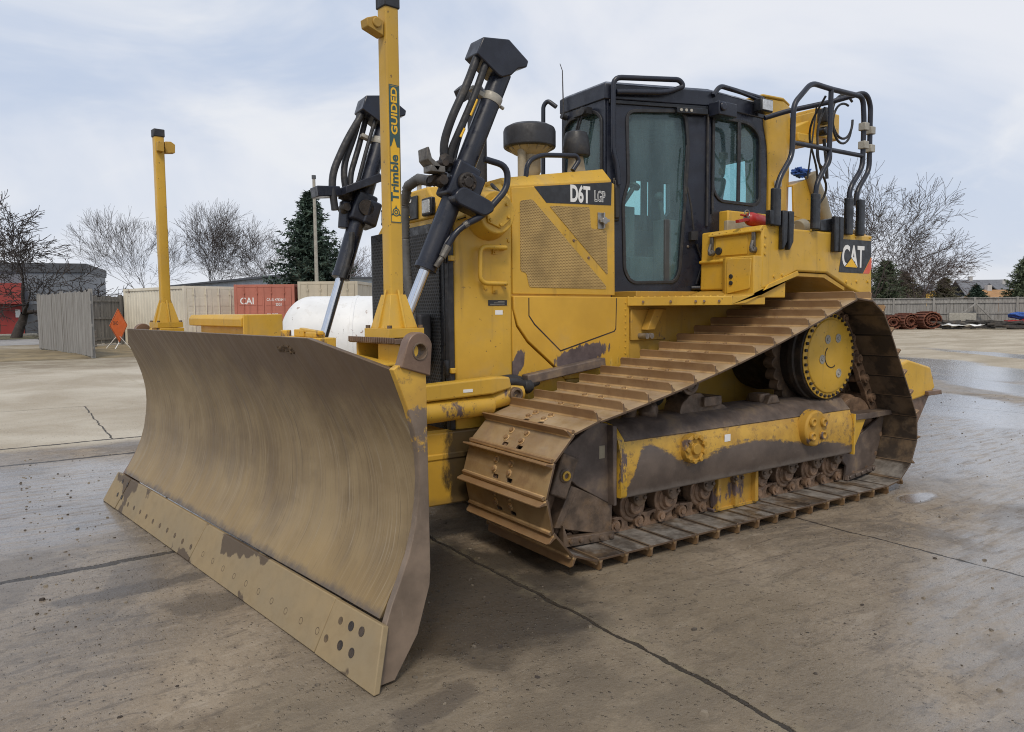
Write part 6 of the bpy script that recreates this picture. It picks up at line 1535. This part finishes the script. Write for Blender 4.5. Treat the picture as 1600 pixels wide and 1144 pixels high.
# ---------------------------------------------------------------- shipping containers, tank, lamp post
def cont_mat(name, col, rust=(.16, .07, .035), amt=.58):
    t = NT(name); z = t.xyz()[2]
    c = t.mix(t.rng(t.noise(.7, 6), .3, .7), tuple(q_*.85 for q_ in col), tuple(min(1, q_*1.08) for q_ in col))
    st = t.rng(t.noise(1, 6, .6, t.map((5, 5, .35))), .52, .75); c = t.mix(t.mul(st, .45), c, tuple(q_*.62 for q_ in col))
    sp = t.rng(t.math('ADD', t.noise(2.6, 8, .68), t.mul(t.math('SUBTRACT', z, 1.6), .035)), amt+.07, amt+.11); c = t.mix(t.mul(sp, .85), c, rust)
    return t.out(c, .6, 0)
MAT['cont_beige'] = cont_mat('beige_container_paint', (.72, .665, .54))
MAT['cont_red'] = cont_mat('faded_red_container_paint', (.47, .16, .11), (.19, .07, .045), .62)
MAT['cont_tan'] = cont_mat('tan_container_paint', (.54, .48, .37), amt=.62)
def container(label, loc, rz, mat, length=6.06, writing=None):
    """origin: bottom corner of the door end's left; x across the doors, y back along the length"""
    root = thing('shipping_container', label, 'container', loc, rz, 'shipping containers behind the blade'); Wd, H = 2.44, 2.59
    m = MB(); n = 44; rings = []
    # corrugated body as one closed profile extruded upward
    prof_ = [(.04, .03), (Wd-.04, .03)]
    def cor(x0, y0, y1, sgn):
        k = int(abs(y1-y0)/.28); out = []; dy = (y1-y0)/k
        for i in range(k): yb_ = y0+dy*i; out += [(x0, yb_+dy*.05), (x0, yb_+dy*.4), (x0-sgn*.020, yb_+dy*.55), (x0-sgn*.020, yb_+dy*.9)]
        return out
    prof_ += cor(Wd-.03, .15, length-.1, 1)+[(Wd-.03, length-.04), (.03, length-.04)]+cor(.03, length-.1, .15, -1)
    m.prism(prof_, 'z', .16, H-.09); body = m.build('body', mat, root, angle=20)
    m = MB()
    for x in (0, Wd-.12):
        for y in (0, length-.14): m.box(x, x+.12, y, y+.14, 0, H)
    for x in (0, Wd-.10): m.box(x+.002, x+.098, .14, length-.14, H-.12, H-.003); m.box(x+.002, x+.098, .14, length-.14, .02, .16)
    for y in (0.004, length-.12): m.box(.12, Wd-.12, y, y+.10, H-.12, H-.004); m.box(.12, Wd-.12, y, y+.10, .02, .15)
    m.prism([(.05, .05), (Wd-.05, .05), (Wd-.05, length-.05), (.05, length-.05)], 'z', H-.092, H-.03)
    m.build('frame', mat, root, .004)
    for k, (a, b) in enumerate(((.13, Wd/2-.006), (Wd/2+.006, Wd-.13))):
        m = MB(); m.box(a, b, -.012, .028, .16, H-.13)
        for z in (.55, 1.15, 1.75): m.box(a+.06, b-.06, -.022, -.011, z, z+.34)
        d = m.build('door', mat, root, .006)
        m = MB()
        for x in (a+.28, b-.28):
            m.cyl((x, -.05, .10), (x, -.05, H-.06), .019, n=8)
            for z in (.35, 1.25, 2.25): m.box(x-.04, x+.04, -.062, -.012, z-.03, z+.03)
            m.box(x-.02, x+.22, -.075, -.055, 1.02, 1.06)
        m.build('lock_rod', mat, d)
    for s_, sz, ox, oz, xs in writing or []: lettering(s_, sz, (ox, -.026, oz), (1, 0, 0), (0, 0, 1), 'white_lettering', 'lettering', root, xs, .02, .001)
    return root
def yaw_from(dx, dy): return math.atan2(dy, dx)
RIGHT = (-0.8274, 0.5616)
# corner positions in plan; the ends face the camera roughly
container('beige container with rust-flecked side, its side and doors seen past the left mast', (-1.72, -28.5, 0), yaw_from(-.98, -.26), 'cont_beige', 6.06)
container('faded red container with white letters, between the two beige ones', (-3.22, -26.43, 0), yaw_from(*RIGHT), 'cont_red', 6.06, [('CAI', .26, .24, 1.80, .95), ('CARU 476364 1', .105, 1.32, 1.92, .75), ('22G1', .105, 1.68, 1.73, .75), ('MAX GROSS', .07, 1.32, 1.35, .8)])
container('tan container with its doors hidden behind the white tank', (-5.34, -24.95, .10), yaw_from(-.80, .60), 'cont_tan', 6.06)
tk = thing('storage_tank', 'long white rust-spotted cylindrical tank lying behind the blade', 'tank', (-.15, -10.2, 0), yaw_from(-.84, .54))
t = NT('rust_spotted_white_paint')
c = t.mix(t.rng(t.noise(1.2, 6), .3, .7), (.66, .665, .66), (.78, .785, .78)); c = t.mix(t.mul(t.rng(t.noise(1, 7, .65, t.map((7, 7, 1.1))), .55, .72), .35), c, (.52, .50, .46))
c = t.mix(t.mul(t.rng(t.noise(4.2, 8, .7), .61, .66), .85), c, (.20, .09, .045)); c = t.mix(t.mul(t.rng(t.noise(11, 6, .7, t.map((1, 1, .35))), .66, .70), .8), c, (.12, .10, .085)); c = t.mix(t.mul(t.rng(t.noise(1.6, 7, .7), .64, .72), .4), c, (.50, .35, .24))
MAT['tank_white'] = t.out(c, .5, 0)
m = MB(); RT = .86; cz = .95
m.lathe([(RT*math.sin(R(a)), .62*(1-math.cos(R(a)))) for a in range(0, 91, 6)]+[(RT, 1.5), (RT, 4.6)]+[(RT*math.cos(R(a)), 4.6+.5*math.sin(R(a))) for a in range(10, 91, 10)], (0, 0, cz), (1, 0, 0), 56)
shl = m.build('shell', 'tank_white', tk)
m = MB()
for x in (1.5, 3.0): m.lathe([(RT-.002, x), (RT+.010, x+.01), (RT+.010, x+.07), (RT-.002, x+.08)], (0, 0, cz), (1, 0, 0), 56)
m.build('seam_ring', 'tank_white', tk)
m = MB()
for x in (.95, 1.9, 3.9): m.box(x, x+.13, -RT-.03, -RT+.5, .0, 1.36) if False else m.box(x, x+.22, -.70, .70, 0, .35)
m.build('saddle', 'clamp', tk, .01)
for x in (.92, 1.50): MB().box(x, x+.26, .60, .80, .10, 1.40).build('leg', 'clamp', tk, .01)
lp = thing('lamp_post', 'slim grey lamp post standing before the spruce', 'lamp post', (-6.05, -24.7, 0))
t_ = MB(); t_.tube([(0, 0, 0), (0, 0, 6.8)], [.085, .060], 12); pl_ = t_.build('pole', 'clamp', lp)
MB().cyl((0, 0, 6.78), (0, 0, 6.92), .085, n=14).build('cap', 'grey_dark', lp)
# long shed behind the containers
MAT['shed'] = ribbed('pale_blue_shed_siding', (.40, .46, .52), .45)
sh = thing('shed', 'long low pale blue shed with dark roof edge behind the containers', 'building', (-7.10, -62.5, 0), math.atan2(-40.34+62.5, -9.38+7.10)+PI)
m = MB(); m.box(-22.2, 0, -9, 0, 0, 3.55); m.build('wall', 'shed', sh); MB().box(-22.5, .3, -9.3, .3, 3.551, 3.68).build('roof', 'grey_dark', sh)
MB().cyl((-21.6, -1, 3.6), (-21.6, -1, 4.3), .10, n=10).build('vent_pipe', 'clamp', sh)

# ---------------------------------------------------------------- right: fence, scrap, houses
FD = Vector((-5.22, 6.46, 0)).normalized(); F0 = Vector((-45.02, -23.01, 0))-FD*14
perp = Vector((FD.y, -FD.x, 0))
if (Vector(CAM_LOC)-F0).dot(perp) < 0: perp = -perp
FS = 1 if perp.dot(Vector((-FD.y, FD.x, 0))) > 0 else -1
t_f = board_panel('timber_fence', (F0.x, F0.y), ((F0+FD*44).x, (F0+FD*44).y), 1.98, 'long grey timber fence running behind the scrap piles on the right', .20, 'boards', False, posts=[.06+2.42*k for k in range(19)], back=FS, seed=9, zb=.10)
m = MB()
for y0, y1, z0, z1 in ((.016, .075, 1.66, 1.80), (.016, .06, .95, 1.05), (-.05, .09, 1.985, 2.03)): m.box(0, 44, min(y0*FS, y1*FS), max(y0*FS, y1*FS), z0, z1)
m.build('rail', 'boards', t_f)
MAT['rust'] = simple('deep_rust', (.165, .060, .035), .85, .1, .4, 5, .4, (.075, .040, .030), .6, 3)
MAT['scrap_dark'] = simple('dark_scrap', (.055, .050, .046), .8, 0, .4, 5, .3, (.12, .08, .05), .5, 3)
def rfront(d): return F0+FD*d
def fpos(along, out): return F0+FD*along+perp*out       # metres along the fence, metres in front of it
fence_yaw = math.atan2(FD.y, FD.x)
def chain_roll(label, p, yaw, r, w):
    root = thing('track_chain_roll', label, 'scrap', p, yaw, 'rolled rusty track chains by the fence')
    m = MB(); n = 17
    for k in range(n):
        a = 2*PI*k/n; c = Vector((r*.9*math.cos(a), 0, r+.02+r*.9*math.sin(a))); tt = Vector((-math.sin(a), 0, math.cos(a))); nn = Vector((math.cos(a), 0, math.sin(a)))
        Mx = Matrix(((tt.x, 0, nn.x, c.x), (0, 1, 0, 0), (tt.z, 0, nn.z, c.z), (0, 0, 0, 1)))
        m.box(-r*.16, r*.16, -w/2, w/2, -.03, .03, Mx); m.box(r*.08, r*.12, -w/2, w/2, .03, .10, Mx); m.box(-r*.2, r*.2, -.14, -.06, -.16, -.03, Mx); m.box(-r*.2, r*.2, .06, .14, -.16, -.03, Mx)
    for k in range(22):
        a = 2*PI*k/13+.3; q_ = r*(.66-.020*k); c = Vector((q_*math.cos(a), 0, r+.02+q_*math.sin(a))); tt = Vector((-math.sin(a), 0, math.cos(a))); nn = Vector((math.cos(a), 0, math.sin(a)))
        Mx = Matrix(((tt.x, 0, nn.x, c.x), (0, 1, 0, 0), (tt.z, 0, nn.z, c.z), (0, 0, 0, 1))); m.box(-r*.15, r*.15, -w*.47, w*.47, -.03, .03, Mx); m.box(r*.07, r*.11, -w*.47, w*.47, .03, .09, Mx)
    m.build('chain', 'rust', root); root.scale = (1.12, 1, .84); root.rotation_euler.x = jr0.uniform(-.06, .06); return root
jr0 = random.Random(3)
chain_roll('rusty rolled track chain, leftmost of the three beside the bulldozer', fpos(13.9, 2.7), fence_yaw+.35, .52, 1.0)
chain_roll('rusty rolled track chain in the middle of the three', fpos(14.85, 2.4), fence_yaw+.62, .60, 1.1)
chain_roll('rusty rolled track chain, rightmost and largest of the three', fpos(16.15, 2.2), fence_yaw+.50, .66, 1.1)
def junk(name, label, cat, p, build, mat, rz=0.0):
    m = MB(); build(m); o = m.build(name, mat, None, .01, loc=p); o.rotation_euler = (0, 0, fence_yaw+rz); return tag(o, label, cat)
jr = random.Random(5)
def beams(n, L, sp):
    def b(m):
        for k in range(n):
            a = jr.uniform(-.5, .5); c = Vector((jr.uniform(-sp, sp), jr.uniform(-.5, .5), .08+.42*jr.random())); d = Vector((math.cos(a), math.sin(a), jr.uniform(-.12, .12)))*L*jr.uniform(.4, 1)*.5
            m.bar(c-d, c+d, jr.uniform(.05, .16), jr.uniform(.04, .14))
    return b
junk('scrap_beams', 'tangle of dark scrap beams right of the rusty chain rolls', 'scrap', fpos(17.1, 1.9), beams(14, 1.9, .6), 'scrap_dark')
def sheet(m):
    vs_ = []
    for i in range(9):
        for j in range(4): vs_.append(Vector((-1.2+.3*i, -.45+.3*j, .25+.22*mnoise.noise((i*.7, j*.9, 3)))))
    m.add(vs_, [(i*4+j, i*4+j+1, i*4+j+5, i*4+j+4) for i in range(8) for j in range(3)]); 
o_ = junk('plastic_sheet', 'crumpled white plastic sheet lying before the fence', 'sheet', fpos(18.1, 2.4), sheet, 'white_lettering')
sol = o_.modifiers.new('thick', 'SOLIDIFY'); sol.thickness = .02
junk('concrete_block', 'grey rectangular concrete slab standing against the fence', 'block', fpos(18.5, .9), lambda m: m.box(-.78, .78, -.12, .12, 0, 1.02), 'clamp')
def aframe(m): m.bar((-1.1, 0, .75), (0, 0, 1.65), .10, .10); m.bar((0, .0, 1.62), (1.25, 0, .30), .10, .10); m.bar((0, .05, 1.6), (0, .05, .1), .07, .07)
junk('timber_truss', 'pale A-shaped timber truss leaning on the fence', 'timber', fpos(19.4, .45), aframe, 'boards')
junk('scrap_boards', 'pile of dark boards under the A-shaped timber truss', 'scrap', fpos(20.1, 1.4), beams(26, 2.6, 1.2), 'scrap_dark')
def redm(m): m.box(-1.2, 1.2, -.4, .4, .15, .55); m.box(-.4, .5, -.3, .3, .55, .80); m.bar((-1.6, 0, .3), (1.7, .1, .45), .12, .14); m.cyl((-.8, -.5, .3), (-.8, .5, .3), .28); m.cyl((.8, -.5, .3), (.8, .5, .3), .28)
junk('farm_implement', 'low red implement with wheels by the fence at the right', 'implement', fpos(22.0, 1.5), redm, 'red')
junk('tarp_bundle', 'blue tarp bundle on the red implement', 'tarp', fpos(21.5, 1.6)+Vector((0, 0, .86)), lambda m: m.blob((0, 0, 0), .42, 3, .5, 3, (1.3, .8, .5)), 'blue_cloth')
junk('scrap_beams', 'dark scrap beams before the red implement', 'scrap', fpos(21.8, 2.5), beams(18, 2.8, 1.6), 'scrap_dark')
MAT['house_wall'] = simple('pale_house_siding', (.42, .41, .40), .8, 0, .08, 1); MAT['house_roof'] = simple('grey_shingles', (.145, .15, .165), .9, 0, .15, 2); MAT['roof_brown'] = simple('tan_brown_roof', (.34, .19, .085), .85, 0, .12, 1)
MAT['trim'] = simple('white_trim', (.7, .7, .7), .6)
def house(label, p, yaw, w, d, h, rh, wall='house_wall', roof='house_roof'):
    root = thing('house', label, 'house', p, yaw, 'houses beyond the fence'); MB().box(-w/2, w/2, -d/2, d/2, 0, h).build('wall', wall, root)
    m = MB(); m.prism([(-d/2-.5, h-.15), (0, h+rh), (d/2+.5, h-.15), (d/2+.5, h+.05), (0, h+rh+.25), (-d/2-.5, h+.05)], 'x', -w/2-.4, w/2+.4); m.build('roof', roof, root)
    for x in (-w*.3, 0, w*.3):
        m = MB(); m.box(x-.6, x+.6, -d/2-.05, -d/2-.01, h*.45, h*.45+1.3); wd_ = m.build('window', 'trim', root); MB().box(x-.5, x+.5, -d/2-.08, -d/2-.052, h*.45+.1, h*.45+1.2).build('pane', 'dark_glass', wd_)
    m = MB(); m.box(w*.2, w*.2+.7, -.4, .4, h+rh*.5, h+rh+1.0); m.build('chimney', 'house_wall', root)
    return root
HY = math.atan2(RIGHT[1], RIGHT[0])
house('grey-roofed house farthest left beyond the fence', far(1468, 170), HY+PI+.2, 11, 8, 3.2, 2.6)
house('grey-roofed house with a gable, tallest beyond the fence', far(1528, 165), HY+PI-.1, 10, 9, 3.4, 3.4)
house('grey-roofed house next to the conifer at the right edge', far(1577, 160), HY+PI+.1, 10, 9, 3.2, 2.7)
house('low building with a tan brown roof beyond the fence', far(1558, 120), HY+PI, 8, 6, 2.2, 1.5, 'roof_brown', 'roof_brown')
ye = thing('parked_excavator', 'yellow machine roof and boom just showing over the fence', 'excavator', far(1465, 90))
m = MB(); m.box(-1.5, 1.2, -1.2, 1.2, .9, 2.2); m.box(-.2, 1.2, -1.1, 0, 2.2, 2.95); m.build('body', 'yellow', ye, .05)
m = MB(); m.bar((1.0, .6, 1.8), (3.0, .6, 3.1), .35, .35); m.bar((3.0, .6, 3.1), (4.6, .6, 1.2), .28, .28); m.build('boom', 'yellow', ye, .03); m = MB(); m.box(-1.9, 1.9, -1.5, -.9, 0, .85); m.build('crawler', 'scrap_dark', ye); m = MB(); m.box(-1.9, 1.9, .9, 1.5, 0, .85); m.build('crawler', 'scrap_dark', ye)
